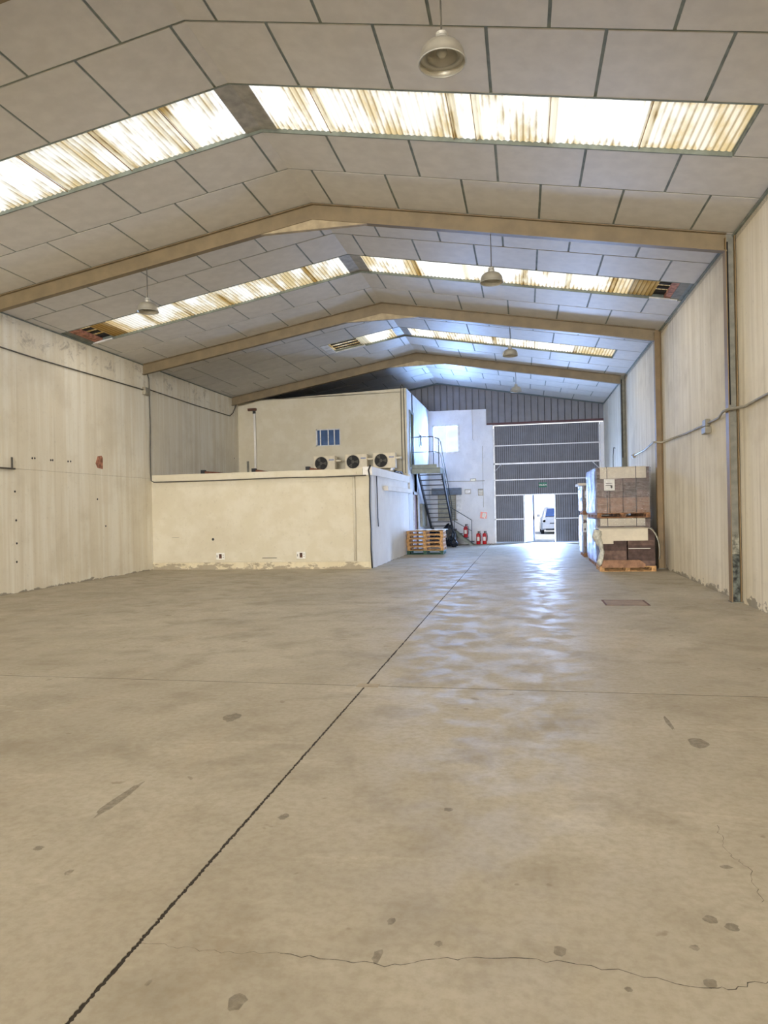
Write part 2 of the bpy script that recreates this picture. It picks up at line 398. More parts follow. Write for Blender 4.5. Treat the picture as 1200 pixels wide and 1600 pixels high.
# ------------------------------------------------------------------ ceiling: deck, panels, skylight strips
ce = empty('ceiling', (XM, YB, ZR), 'pitched suspended ceiling of large grey panels with dark joints', kind='structure')
SK = []                                                       # skylight strips: y0, y1, s0, s1
for i, f in enumerate(FR[:-1], -3):
    y0, y1 = f+2.44, f+3.54
    SK.append((y0, y1, *{4: (-6.42, 6.42), 5: (-2.3, 5.86)}.get(i, (-6.3, 5.86))))
def strip(bm, s0, s1, y0, y1, lo, hi):
    ss = [s0]+([0] if s0 < 0 < s1 else [])+[s1]
    pts = [(XM+s, y0, zc(s)+lo) for s in ss]+[(XM+s, y0, zc(s)+hi) for s in ss[::-1]]
    for k in range(len(ss)-1):
        q = [pts[k], pts[k+1], pts[len(pts)-2-k], pts[len(pts)-1-k]]
        add_prism(bm, q, (0, y1-y0, 0))
bm = bmesh.new(); y = YB
for (y0, y1, s0, s1) in SK:
    strip(bm, -SMAX, SMAX, y, y0, .012, .10)
    strip(bm, -SMAX, s0, y0, y1, .012, .10); strip(bm, s1, SMAX, y0, y1, .012, .10); y = y1
strip(bm, -SMAX, SMAX, y, YE+.2, .012, .10)
obj('joint_backing', bm, 'deck', ce, label='dark grey-green joint strips behind the panels')
cache = {}
def panel(s0, s1, y0, y1):
    key = (round(s0, 3), round(s1, 3), round(y1-y0, 3))
    if key not in cache:
        bm = bmesh.new(); ss = [s0]+([0] if s0 < 0 < s1 else [])+[s1]; D = y1-y0
        top = [bm.verts.new((XM+s, 0, zc(s))) for s in ss]; bot = [bm.verts.new((XM+s, D, zc(s))) for s in ss]
        t2 = [bm.verts.new((XM+s, 0, zc(s)+.02)) for s in ss]; b2 = [bm.verts.new((XM+s, D, zc(s)+.02)) for s in ss]
        for k in range(len(ss)-1):
            bm.faces.new((top[k], bot[k], bot[k+1], top[k+1])); bm.faces.new((t2[k], t2[k+1], b2[k+1], b2[k]))
            bm.faces.new((top[k], top[k+1], t2[k+1], t2[k])); bm.faces.new((bot[k], b2[k], b2[k+1], bot[k+1]))
        bm.faces.new((top[0], t2[0], b2[0], bot[0])); bm.faces.new((top[-1], bot[-1], b2[-1], t2[-1]))
        bmesh.ops.recalc_face_normals(bm, faces=bm.faces)
        bmesh.ops.translate(bm, verts=bm.verts, vec=(-XM, 0, -ZR))
        me = bpy.data.meshes.new('ceiling_panel'); bm.to_mesh(me); bm.free(); me.materials.append(M['panel']); cache[key] = me
    o = bpy.data.objects.new('ceiling_panel', cache[key]); COL.objects.link(o); o.parent = ce; o.location = (0, y0-YB, 0)
def joints(t):
    R = [.88+1.105*k for k in range(6)] if t == 'A' else [.36+1.105*k for k in range(6)]
    L = [-.17-1.12*k for k in range(6)] if t == 'A' else [-.73-1.12*k for k in range(6)]
    return sorted([x for x in R+L if -6.48 < x < 6.2])
G = .017
def row(y0, y1, t, s0=-SMAX, s1=SMAX):
    js = [s0]+[j for j in joints(t) if s0+.05 < j < s1-.05]+[s1]
    for a, b in zip(js, js[1:]): panel(a+(G if a > -SMAX else 0), b-(G if b < SMAX else 0), y0+G, y1-G)
for i, f in enumerate(FR, -3):
    o = 0 if i % 2 else 1
    A, Bt = ('A', 'B') if i == 4 or i == 6 else ('B', 'A')
    r = [f, f+1.33, f+2.44, f+3.54, f+4.6, f+5.8]
    if i < 3: continue
    if i == 3: typ = ['B', 'A', 'A', 'A', 'B']
    elif i == 4: typ = ['A', 'B', 'B', 'B', 'A']
    elif i == 5: typ = ['B', 'A', 'A', 'A', 'B']
    else: typ = ['A', 'B', 'A', 'B', 'A']
    for k in range(5):
        y0, y1 = r[k], min(r[k+1], YE)
        if y1-y0 < .2: continue
        if k == 2 and i < 6:
            s0, s1 = SK[i+3][2:]
            if s0 > -6.4: row(y0, y1, typ[k], -SMAX, s0)
            if s1 < 6.4: row(y0, y1, typ[k], s1, SMAX)
            continue
        row(y0, y1, typ[k])
# plain ceiling over the rear bays, behind the photographer
bm = bmesh.new(); y = YB
for (y0, y1, s0, s1) in SK[:6]: strip(bm, -SMAX, SMAX, y, y0-.03, 0, .02); y = y1+.03
strip(bm, -SMAX, SMAX, y, 5.46, 0, .02); obj('rear_panelling', bm, 'panel', ce)
# timber edge trims where the ceiling meets the walls
obj('edge_strip', B((XR-.035, XR, 5.5, YE, ZE-.03, ZE+.0)), 'deck', ce)
obj('edge_strip', B((XL, XL+.03, 5.5, YE, ZE-.02, ZE+.0)), 'deck', ce)

def sheet(par, y0, y1, s0, s1, lift=.045):
    P, amp = .076, .009; n = max(4, int(round((s1-s0)/P*6))); L = y1-y0+.06
    bm = bmesh.new(); a = []; b = []
    for i in range(n+1):
        s = s0+(s1-s0)*i/n; z = zc(s)-ZR+lift+amp*math.sin(2*PI*s/P)
        a.append(bm.verts.new((s, -.03, z))); b.append(bm.verts.new((s, L-.03, z)))
    for i in range(n): bm.faces.new((a[i], a[i+1], b[i+1], b[i]))
    me = bpy.data.meshes.new('translucent_sheet'); bm.to_mesh(me); bm.free(); me.materials.append(M['sheet'])
    for f in me.polygons: f.use_smooth = True
    o = bpy.data.objects.new('translucent_sheet', me); COL.objects.link(o); o.parent = par; o.location = (0, 0, 0)
lapR = [.17, 1.0, 2.62, 2.9, 3.78, 4.85, 5.86]; lapL = [-.17, -.92, -1.88, -2.9, -4.1, -5.0, -5.95, -6.3]
slab = {3: 'first skylight strip across the ceiling, nearest the camera', 4: 'second skylight strip, between the first two tan beams', 5: 'third skylight strip, short, open at its left end'}
for i, (y0, y1, s0, s1) in enumerate(SK, -3):
    wn = empty('window_%d' % (i+10), (XM, y0, ZR), slab.get(i, 'skylight strip in the ceiling behind the camera'), kind='structure')
    R_ = [x for x in lapR if x <= s1+.01]; L_ = [x for x in lapL if x >= s0-.01]
    if i == 4: L_ = [-.17, -1.0, -1.75, -2.95, -3.9, -4.7, -5.85]; R_ = [.17, 1.3, 2.3, 3.45, 4.3, 5.15, 5.88]
    if i == 5: L_ = [-.17, -1.25]
    if i < 3: R_ = [.17, 5.86]; L_ = [-.17, -6.3]
    for a, b in zip(R_, R_[1:]): sheet(wn, y0, y1, a-.06, b+.05, .045+random.uniform(0, .012))
    for a, b in zip(L_, L_[1:]): sheet(wn, y0, y1, b-.05, a+.06, .045+random.uniform(0, .012))
    bm = bmesh.new(); strip(bm, -.22, .22, y0-.05, y1+.05, .03, .042)
    obj('ridge_cap', bm, 'ridge', wn)
    bm = bmesh.new()
    strip(bm, s0, s1, y0-.012, y0+.012, -.004, .05); strip(bm, s0, s1, y1-.012, y1+.012, -.004, .05)
    obj('edge_frame', bm, 'deck', wn)
    if i in (3, 5):
        bm = bmesh.new()
        for s in R_[1:-1]+L_[1:-1]: strip(bm, s-.046, s-.038, y0, y1, .022, .03); 
        obj('lap_seal', bm, mat('lap_rust_%d' % i, (170, 130, 80), .8, 0, .3), wn, kind='stuff')
def strip_part(nm, m, par, s0, s1, y0, y1, lo, hi):
    bm = bmesh.new(); strip(bm, s0, s1, y0, y1, lo, hi); return obj(nm, bm, m, par)
# broken ends of the second skylight: dark purlins, brick coping and clear sky above
W4 = bpy.data.objects['window_14']; y0, y1 = SK[7][:2]
for (a, b, sg) in ((5.9, 6.42, 1), (-6.42, -5.87, -1)):
    strip_part('clear_sheet', 'sheet', W4, a-.4*(sg>0)-.5*(sg<0), b+.5*(sg>0)+.4*(sg<0), y0-.4, y1+.4, .17, .18)
    strip_part('purlin', 'roof_dark', W4, a, b, y0+.42, y0+.49, .10, .14)
    strip_part('purlin', 'roof_dark', W4, a, b, y0+.66, y0+.74, .10, .14)
    strip_part('purlin', 'roof_dark', W4, a, b, y0+.92, y1+.1, .10, .14)
    e = (6.16, 6.26) if sg > 0 else (-6.34, -6.18)
    strip_part('brick_coping', 'brick', W4, e[0], e[1], y0, y1, .02, .09)
    e = (6.26, 6.42) if sg > 0 else (-6.42, -6.34)
    strip_part('wall_gutter', 'greycol', W4, e[0], e[1], y0, y1, .01, .12)
strip_part('white_lath', 'winframe', W4, 5.88, 6.4, y1-.06, y1+.0, -.01, .02)
strip_part('white_lath', 'winframe', W4, -6.4, -5.9, y1-.06, y1+.0, -.01, .02)
W5 = bpy.data.objects['window_15']; y0, y1 = SK[8][:2]
strip_part('clear_sheet', 'sheet', W5, -2.8, -1.0, y0-.4, y1+.4, .21, .22)
for k in range(3): strip_part('purlin', 'roof_dark', W5, -2.1, -1.25, y0+.42+k*.26, y0+.46+k*.26, .08, .11)
strip_part('white_lath', 'winframe', W5, -2.3, -1.2, y1-.10, y1, -.01, .02)
strip_part('white_lath', 'winframe', W5, -2.3, -2.1, y0, y1, -.01, .02)
obj('side_upstand', B((XM-SMAX-.2, XM-SMAX, 5, YE, ZE-.1, ZE+.6), (XM+SMAX, XM+SMAX+.2, 5, YE, ZE-.1, ZE+.6)), 'roof_dark', ce)

# ------------------------------------------------------------------ portal frames
where = {3: 'tan steel roof beam nearest the camera, at the top left corner', 4: 'tan steel roof beam after the first skylight strip', 5: 'tan steel roof beam after the second skylight strip', 6: 'tan steel roof beam running just above the upper office block'}
def rafter(bm, s0, s1, yc, d=.27, fw=.12):
    strip(bm, s0, s1, yc-fw/2, yc+fw/2, -d, -d+.014); strip(bm, s0, s1, yc-fw/2, yc+fw/2, -.014, 0); strip(bm, s0, s1, yc-.006, yc+.006, -d, 0)
for i, f in enumerate(FR, -3):
    if f < 5: 
        if i > -3: bm = bmesh.new(); rafter(bm, -SMAX, SMAX, f+.06); obj('beam_%d' % (i+4), bm, 'tan', None, kind='structure', label='tan roof beam behind the camera')
        continue
    b = empty('beam_%d' % (i+4), (XM, f+.06, ZE), where[i], kind='structure')
    for a, c in ((-SMAX, 0), (0, SMAX-.12)):
        bm = bmesh.new(); rafter(bm, a, c, f+.06); obj('rafter', bm, 'tan', b)
    bm = bmesh.new()
    zz = zc(.92)-.27
    add_prism(bm, [(XM-.92, f+.02, zz), (XM+.92, f+.02, zz), (XM, f+.02, zc(0)-.27)], (0, .08, 0))
    obj('haunch_gusset', bm, mat('haunch_paint_%d' % i, (166, 150, 120), .55), b)
    cm = {3: 'greycol', 4: 'greycol', 5: 'ochre', 6: 'greycol'}[i]
    x0, x1 = XR-.145, XR+.1; bm = B((x0+.01, x1, f+.055, f+.067, 0, ZE+.05))
    obj('column_web', bm, cm, b)
    bm = B((x0, x0+.012, f-.02, f+.14, 0, ZE-.05), (XR-.02, XR-.008, f-.02, f+.14, 0, ZE)); obj('column_flange', bm, 'ochre' if i != 6 else 'greycol', b)
    if i in (4, 6): obj('slot_shade_strip', B((x0+.013, x0+.05, f+.04, f+.054, 2.95, ZE-.1)), 'black_gap', b)  # black strip stands in for the shade of a recess beside the column
    if i == 4:
        obj('patched_foot', B((x0+.014, XR-.022, f+.03, f+.054, 0, .72)), mat('foot_dark', (96, 100, 92), .8, 0, .4, 14), b)
        obj('foot_band', B((x0+.014, XR-.022, f+.026, f+.029, .72, 1.02)), mat('foot_light', (150, 148, 132), .8, 0, .3, 14), b)
    obj('base_plate', B((x0-.01, XR, f-.03, f+.16, 0, .012)), 'greycol', b)

# ------------------------------------------------------------------ far wall: cladding, gate, door opening, white block
wb = empty('wall_far', (XM, YE, 0), 'far end wall with grey ribbed cladding above the gate', kind='structure')
def gable_top(x): return zc(x-XM)+.05
bm = bmesh.new()
x = XL; Pw = .262
while x < XR:                   # ribbed cladding sheets, one part each
    x1 = min(x+Pw, XR); zb = 4.9
    bm = bmesh.new()
    for a, b_, yy in ((x+.022, x+.05, YE-.03), (x+.05, x1, YE)):
        if a >= x1: continue
        b_ = min(b_, x1)
        add_prism(bm, [(a, yy, zb), (b_, yy, zb), (b_, yy, gable_top(b_)), (a, yy, gable_top(a))], (0, YE+.06-yy, 0))
    obj('cladding_sheet', bm, 'cladding', wb); x = x1
obj('dark_backing', B((XL, XR, YE+.07, YE+.1, 4.86, 6.7)), 'roof_dark', wb)
GX0, GX1 = -1.19, 3.02
obj('lintel', B((-1.42, XR, YE-.10, YE+.1, 4.84, 4.92)), 'burgundy', wb, label='burgundy steel lintel over the gate')
obj('pilaster', B((-1.44, GX0, YE-.12, YE+.15, 0, 4.84)), 'white', wb)
obj('pilaster', B((GX1, XR, YE-.12, YE+.15, 0, 4.78)), 'white', wb)
# white masonry block with window and shutter
WX0, WX1, WZ0, WZ1 = -3.64, -2.57, 3.78, 4.89
SX0, SX1, SZ0, SZ1 = -3.66, -2.58, 1.03, 2.25
bm = bmesh.new(); xs = [XL, WX0, WX1, -1.44]
add_box(bm, XL, WX0, YE-.12, YE+.15, 0, 5.52); add_box(bm, WX1, -1.44, YE-.12, YE+.15, 0, 5.50)
add_box(bm, WX0, WX1, YE-.12, YE+.15, 0, WZ0); add_box(bm, WX0, WX1, YE-.12, YE+.15, WZ1, 5.51)
obj('white_masonry', bm, 'white', wb)
Yf = YE-.12
o_ = obj('raised_surround', B((-3.78, -2.35, Yf-.012, Yf, 4.93, 5.2)), 'white', wb)
w1 = empty('window_1', ((WX0+WX1)/2, Yf, WZ0), 'bright white-framed sliding window high on the far white wall', kind='structure')
fr = obj('window_frame', B((WX0-.03, WX1+.03, Yf-.03, Yf+.05, WZ0-.04, WZ0+.03), (WX0-.03, WX1+.03, Yf-.03, Yf+.05, WZ1-.03, WZ1+.04), (WX0-.03, WX0+.04, Yf-.03, Yf+.05, WZ0, WZ1), (WX1-.04, WX1+.03, Yf-.03, Yf+.05, WZ0, WZ1), ((WX0+WX1)/2-.02, (WX0+WX1)/2+.02, Yf-.02, Yf+.06, WZ0, WZ1)), 'winframe', w1)
for a, b in ((WX0, (WX0+WX1)/2), ((WX0+WX1)/2, WX1)): obj('pane', B((a+.03, b-.02, Yf+.03, Yf+.036, WZ0+.02, WZ1-.02)), 'glass', w1)
w2 = empty('window_2', ((SX0+SX1)/2, Yf, SZ0), 'closed beige roller shutter under a blue-grey box, behind the stairs', kind='structure')
obj('shutter_box', bev(-3.72, -2.5, Yf-.16, Yf, 2.03, 2.32, r=.01), 'shutbox', w2)
nz = 13
for k in range(nz):
    z0 = SZ0+(2.03-SZ0)*k/nz; obj('slat', bev(-3.45, -2.78, Yf-.05, Yf-.03, z0, z0+(2.03-SZ0)/nz-.006, r=.004), 'shutter', w2)
obj('side_guide', B((-3.48, -3.45, Yf-.06, Yf, SZ0, 2.03), (-2.78, -2.74, Yf-.06, Yf, SZ0, 2.03)), 'boxgrey', w2)
obj('sill', B((-3.5, -2.68, Yf-.10, Yf, SZ0-.05, SZ0)), 'boxgrey', w2)
obj('pull_strap', B((-2.66, -2.62, Yf-.01, Yf, 1.35, 2.05)), 'card3', w2)
obj('white_jamb', B((-2.72, -2.52, Yf-.02, Yf, 1.25, 2.03)), 'winframe', w2)
for (x0, x1, z0, z1, lb) in ((-2.37, -2.13, 2.06, 2.25, 'grey louvred vent on white wall beside the roller shutter'), (-1.83, -1.62, 1.98, 2.25, 'grey louvred vent nearest the gate on the white wall')):
    v = empty('wall_vent', ((x0+x1)/2, Yf, z0), lb, 'vent', 'vents on the far wall')
    obj('vent_frame', B((x0, x1, Yf-.02, Yf, z0, z0+.02), (x0, x1, Yf-.02, Yf, z1-.02, z1), (x0, x0+.02, Yf-.02, Yf, z0, z1), (x1-.02, x1, Yf-.02, Yf, z0, z1)), 'boxgrey', v)
    n = 6; bm = bmesh.new()
    for k in range(n): add_box(bm, x0+.02, x1-.02, Yf-.012, Yf-.002, z0+.03+k*(z1-z0-.05)/n, z0+.045+k*(z1-z0-.05)/n)
    obj('louvre', bm, 'galv', v, kind='stuff'); obj('backing', B((x0+.01, x1-.01, Yf-.004, Yf-.001, z0+.01, z1-.01)), 'boxgrey', v)
em = empty('emergency_light', (-2.02, Yf, 2.6), 'small grey emergency light on the white wall above the vents', 'light')
obj('housing', bev(-2.14, -1.90, Yf-.07, Yf, 2.58, 2.68, r=.01), 'boxgrey', em); obj('lens', bev(-2.12, -1.92, Yf-.085, Yf-.07, 2.59, 2.65, r=.006), 'glass_bulb', em)
orig(obj('wall_conduit', tube([(-3.35, Yf-.015, 2.6), (-2.14, Yf-.015, 2.58), (-1.55, Yf-.015, 2.58)], .012), 'conduit', label='thin level conduit across the white wall at the emergency light', cat='conduit'), (-3.35, Yf, 2.6))
orig(obj('wall_conduit', tube([(-2.02, Yf-.02, 5.48), (-2.02, Yf-.02, 4.3), (-1.95, Yf-.02, 4.25)], .022), 'white', label='white vertical pipe high on the white wall beside the window', cat='conduit'), (-2.02, Yf, 4.25))
orig(obj('wall_conduit', tube([(-1.62, Yf-.006, 1.5), (-1.62, Yf-.006, 4.0)], .006), 'conduit', label='thin vertical conduit at the right edge of the white wall', cat='conduit'), (-1.62, Yf, .5))
# red fire sign, extinguishers
fs = empty('fire_sign', (-1.62, Yf, 1.02), 'small tilted red and white fire sign on the far white wall', 'sign')
bm = B((-1.76, -1.50, Yf-.02, Yf-.004, 1.04, 1.30)); bmesh.ops.rotate(bm, verts=bm.verts, cent=(-1.62, Yf, 1.16), matrix=Matrix.Rotation(.12, 3, 'Y')); obj('red_board', bm, 'redpaint', fs)
bm = B((-1.68, -1.60, Yf-.024, Yf-.02, 1.08, 1.27), (-1.59, -1.54, Yf-.024, Yf-.02, 1.06, 1.26)); bmesh.ops.rotate(bm, verts=bm.verts, cent=(-1.62, Yf, 1.16), matrix=Matrix.Rotation(.25, 3, 'Y')); obj('white_symbol', bm, 'paper', fs)
def extinguisher(loc, label):
    e = empty('fire_extinguisher', loc, label, 'extinguisher', 'red fire extinguishers by the far wall')
    obj('cylinder', lathe([(0, 0), (.078, 0), (.085, .02), (.085, .36), (.07, .42), (.03, .45), (0, .45)], 20), 'redpaint', e, True, True)
    obj('valve', B((-.02, .02, -.02, .02, .45, .5), (-.02, .09, -.012, .012, .5, .53)), 'black', e, True)
    obj('hose', tube([(.03, -.02, .48), (.1, -.03, .44), (.115, -.03, .3), (.1, -.03, .12)], .012), 'black', e, True, True)
    obj('instruction_label', bm := B((-.05, .05, -.088, -.086, .14, .3)), 'paper', e, True)
    return e
e1 = extinguisher((-1.85, Yf-.12, 0), 'red fire extinguisher on the floor, left of the pair by the gate pilaster')
e2 = dup(e1, (-1.60, Yf-.12, 0), 'red fire extinguisher on the floor directly beside the gate pilaster')

# gate
g = empty('door_1', ((GX0+GX1)/2, YE, 0), 'tall grey ribbed sheet-metal gate with pale horizontal rails', kind='structure')
OX0, OX1, OZ = .40, 1.20, 2.0
LX0 = .02
rails = [.06, 1.0, 1.98, 2.6, 3.27, 4.0, 4.80]
for r0, r1 in zip(rails, rails[1:]):
    for a, b in ([(GX0+.05, LX0), (OX1, GX1-.03)] if r1 <= OZ else [(GX0+.05, GX1-.03)]):
        n = int(round((b-a)/.42)); 
        for k in range(n):
            xa, xb = a+(b-a)*k/n, a+(b-a)*(k+1)/n; bm = bmesh.new(); q = 5
            for j in range(q):
                u0 = xa+(xb-xa)*j/q; u1 = xa+(xb-xa)*(j+1)/q
                add_box(bm, u0, u1-.016, YE+.03, YE+.045, r0+.012, r1-.004)
            obj('gate_sheet', bm, 'gate', g)
        obj('rib_shade_backing', B((a, b, YE+.05, YE+.055, r0+.012, r1-.004)), 'roof_dark', g)  # dark sheet behind the slits stands in for shade between the ribs
for r in rails[1:-1]:
    segs = [(GX0, LX0), (OX1, GX1)] if r < 1.5 else [(GX0, GX1)]
    d = .03 if abs(r-3.27) > .01 else .05
    for a, b in segs: obj('rail', B((a, b, YE-.02, YE+.028, r-d, r+.008)), 'galv', g)
for a, b in ((GX0, GX0+.06), (GX1-.05, GX1), (LX0-.04, LX0), (OX1, OX1+.045)): obj('stile', B((a, b, YE-.02, YE+.03, .02, 4.7 if a < -1 or b > 2.9 else 1.98)), 'galv', g)
bm = bmesh.new(); add_tube(bm, [(GX0+.05, YE-.01, 2.95), (GX0+.33, YE-.01, 3.24)], .018); obj('corner_brace', bm, 'galv', g)
bm = bmesh.new(); add_tube(bm, [(GX1-.05, YE-.01, 2.95), (GX1-.33, YE-.01, 3.24)], .018); obj('corner_brace', bm, 'galv', g)
# wicket door leaf, opened outwards
d2 = empty('door_2', (LX0+.02, YE+.06, 0), 'open wicket door leaf of pale ribbed sheet, catching daylight', kind='structure')
ang = math.radians(62); bm = bmesh.new()
for k in range(8): add_box(bm, .1*k, .1*k+.08, 0, .02, .06, 1.96); add_box(bm, .1*k+.08, .1*k+.1, .0, .035, .06, 1.96)
bmesh.ops.rotate(bm, verts=bm.verts, cent=(0, 0, 0), matrix=Matrix.Rotation(ang, 3, 'Z')); obj('leaf', bm, 'gate', d2, True)
bm = B((.70, .76, -.03, 0, .95, 1.08)); bmesh.ops.rotate(bm, verts=bm.verts, cent=(0, 0, 0), matrix=Matrix.Rotation(ang, 3, 'Z')); obj('latch', bm, 'black', d2, True)
# exit sign
sg = empty('exit_sign', (.76, YE-.02, 2.26), 'small green exit sign on the gate above the open wicket door', 'sign')
obj('sign_board', B((.60, .92, YE+.0, YE+.012, 2.25, 2.45)), 'signgreen', sg)
tx = bpy.data.curves.new('lettering', 'FONT'); tx.body = 'SALIDA'; tx.size = .095; tx.extrude = .001; tx.align_x = 'CENTER'; tx.align_y = 'CENTER'
to = bpy.data.objects.new('lettering', tx); COL.objects.link(to); to.parent = sg; to.location = (0, .016, .09); to.rotation_euler = (PI/2, 0, 0); 
bpy.context.view_layer.update()
me = bpy.data.meshes.new_from_object(to.evaluated_get(bpy.context.evaluated_depsgraph_get())); bpy.data.objects.remove(to)
to = bpy.data.objects.new('lettering', me); COL.objects.link(to); to.parent = sg; to.location = (0, .018, .09); to.rotation_euler = (PI/2, 0, 0); me.materials.clear(); me.materials.append(M['paper'])
# back of gate side: roof over the far wall top is closed by the cladding; yard outside
orig(obj('yard', B((-30, 34, YE+.3, 90, -.3, -.005)), 'asphalt', None, kind='structure', label='sunlit pale yard outside the gate'), (0, YE+1, -.3))
fb = empty('exterior_building', (2, 54, 0), 'pale building across the yard seen through the wicket door', kind='structure')
obj('facade', B((-20, 24, 54, 56, -.1, 11)), 'facade', fb)

# ------------------------------------------------------------------ office block
YO, YU = 17.45, 23.35
ol = empty('partition_wall', (XO, YO, 0), 'low cream office block with a parapet, below the upper block', kind='structure')
obj('front_face', B((XL, XO, YO, YO+.15, 0, 2.45)), 'office', ol)
obj('side_face', B((XO-.15, XO, YO+.15, 23.45, 0, 2.5)), 'office_white', ol)
obj('flat_roof', B((XL, XO-.02, YO+.1, YU, 2.3, 2.44)), 'roof_dark', ol)
obj('parapet_band', B((XL, XO-.19, YO-.06, YO+.18, 2.37, 2.55)), 'office', ol)
obj('parapet_band', B((XO-.18, XO+.06, YO-.06, 23.5, 2.38, 2.59)), 'office_white', ol)
obj('plinth', B((XL, XO+.005, YO-.035, YO, 0, .19)), 'plinth', ol)
obj('plinth_edge', B((XL, XO+.005, YO-.045, YO, .185, .20)), 'office', ol)
obj('duct_cover', bev(XO, XO+.12, 19.2, 23.5, 2.02, 2.15, r=.01), 'office_white', ol)
obj('corner_strip', B((XO, XO+.07, 23.42, 23.5, 2.0, 2.66)), 'winframe', ol)
obj('wall_pipe', tube([(-4.235, YO-.03, .2), (-4.235, YO-.03, 2.42)], .035), 'office', ol, smooth=True)
obj('pipe_cap', B((-4.31, -4.16, YO-.09, YO-.0, 2.40, 2.47)), 'office', ol)
obj('repair_outline', B((-9.0, -7.3, YO-.004, YO, 1.9, 1.915), (-9.0, -8.985, YO-.004, YO, 1.0, 1.9)), 'office', ol)
obj('scratch', B((-6.75, -6.35, YO-.004, YO, .285, .30)), 'ink', ol)
obj('scratch', B((-9.3, -9.1, YO-.003, YO, .86, .87)), 'greycol', ol)
obj('drilled_hole', tube([(-8.12, YO-.006, .80), (-8.12, YO+.0, .80)], .035, 12), 'ink', ol)
ou = empty('upper_partition', (XO, YU, 2.45), 'tall cream upper office block under the last roof beam', kind='structure')
ZU = 5.44
bm = bmesh.new(); add_prism(bm, [(XL, YU+.10, 2.3), (-9.2, YU+.10, 2.3), (-9.2, YU+.10, 5.40), (XL, YU+.10, 5.33)], (0, .15, 0)); obj('recessed_face', bm, 'office', ou)
W3 = (-6.99, -6.12, 3.72, 4.30)
bm = bmesh.new()
for a, b, c, d in ((-9.2, W3[0], 2.3, 5.42), (W3[1], XO, 2.3, 5.50), (W3[0], W3[1], 2.3, W3[2]), (W3[0], W3[1], W3[3], 5.44)): add_box(bm, a, b, YU, YU+.2, c, min(d, 5.44))
add_prism(bm, [(-9.2, YU, 5.43), (XO, YU, 5.43), (XO, YU, 5.56), (-9.2, YU, 5.40)], (0, .2, 0))
obj('front_face', bm, 'office', ou)
UDY0, UDY1 = 23.95, 24.75
bm = B((XO-.15, XO, YU+.2, UDY0, 0, 5.56), (XO-.15, XO, UDY1, 24.5, 4.85, 5.56), (XO-.15, XO, UDY0, UDY1, 4.85, 5.56), (XO-.15, XO, UDY0, 24.5, 0, 2.95), (XO-.15, XO, UDY1, 26.2, 2.05, 5.56), (XO-.15, XO, 25.4, 26.2, 0, 2.05), (XO-.15, XO, UDY1-.1, 25.4, 2.05, 2.95), (XO-.15, XO, 26.2, 26.75, 0, 3.85), (XO-.15, XO, 26.2, 26.75, 4.33, 5.56), (XO-.15, XO, 26.75, YE, 0, 5.56))
obj('side_face', bm, 'white', ou)
obj('flat_roof', B((XL, XO-.15, YU+.2, YE-.1, 5.28, 5.36)), 'roof_dark', ou)
d3 = empty('door_3', (XO, UDY0, 2.95), 'grey-framed office door at the top of the stairs', kind='structure')
obj('door_leaf', B((XO-.1, XO-.05, UDY0, UDY1, 2.95, 4.85)), 'steel_green', d3); obj('door_frame', B((XO-.12, XO+.03, UDY0-.04, UDY0+.05, 2.93, 4.9), (XO-.12, XO+.03, UDY1-.05, UDY1+.04, 2.93, 4.9), (XO-.12, XO+.03, UDY0, UDY1, 4.83, 4.9)), 'steel_green', d3)
d4 = empty('door_4', (XO, 24.5, 0), 'brown wooden door in the white side wall behind the pallets', kind='structure')
obj('door_leaf', B((XO-.08, XO-.03, 24.5, 25.4, 0, 2.0)), 'brownwood', d4); obj('door_frame', B((XO-.1, XO+.03, 24.42, 24.5, 0, 2.08), (XO-.1, XO+.03, 25.4, 25.48, 0, 2.08), (XO-.1, XO+.03, 24.42, 25.48, 2.0, 2.1)), 'winframe', d4)
w4 = empty('window_4', (XO, 26.2, 3.85), 'narrow small window in the bluish side wall above the landing', kind='structure')
obj('pane', B((XO-.09, XO-.08, 26.2, 26.75, 3.85, 4.33)), 'blueglass', w4); obj('window_frame', B((XO-.1, XO+.02, 26.2, 26.24, 3.85, 4.33), (XO-.1, XO+.02, 26.71, 26.75, 3.85, 4.33), (XO-.1, XO+.02, 26.2, 26.75, 4.29, 4.35), (XO-.1, XO+.02, 26.2, 26.75, 3.83, 3.87)), 'boxgrey', w4)
w3 = empty('window_3', (W3[0], YU, W3[2]), 'small barred window with blue glass above the air conditioners', kind='structure')
a, b, c, d = W3
obj('window_frame', B((a, b, YU+.02, YU+.08, c, c+.03), (a, b, YU+.02, YU+.08, d-.03, d), (a, a+.05, YU+.02, YU+.08, c, d), (b-.03, b, YU+.02, YU+.08, c, d)), 'winframe', w3)
for u in (.17, .49, .74): obj('bar', B((a+(b-a)*u, a+(b-a)*u+.035, YU+.0, YU+.05, c, d)), 'winframe', w3)
for k in range(2): obj('pane', B((a+(b-a)*k/2, a+(b-a)*(k+1)/2, YU+.07, YU+.08, c+.03, d-.03)), 'blueglass', w3)
obj('dark_room', B((a, b, YU+.1, YU+.2, c, d)), 'black_gap', w3)
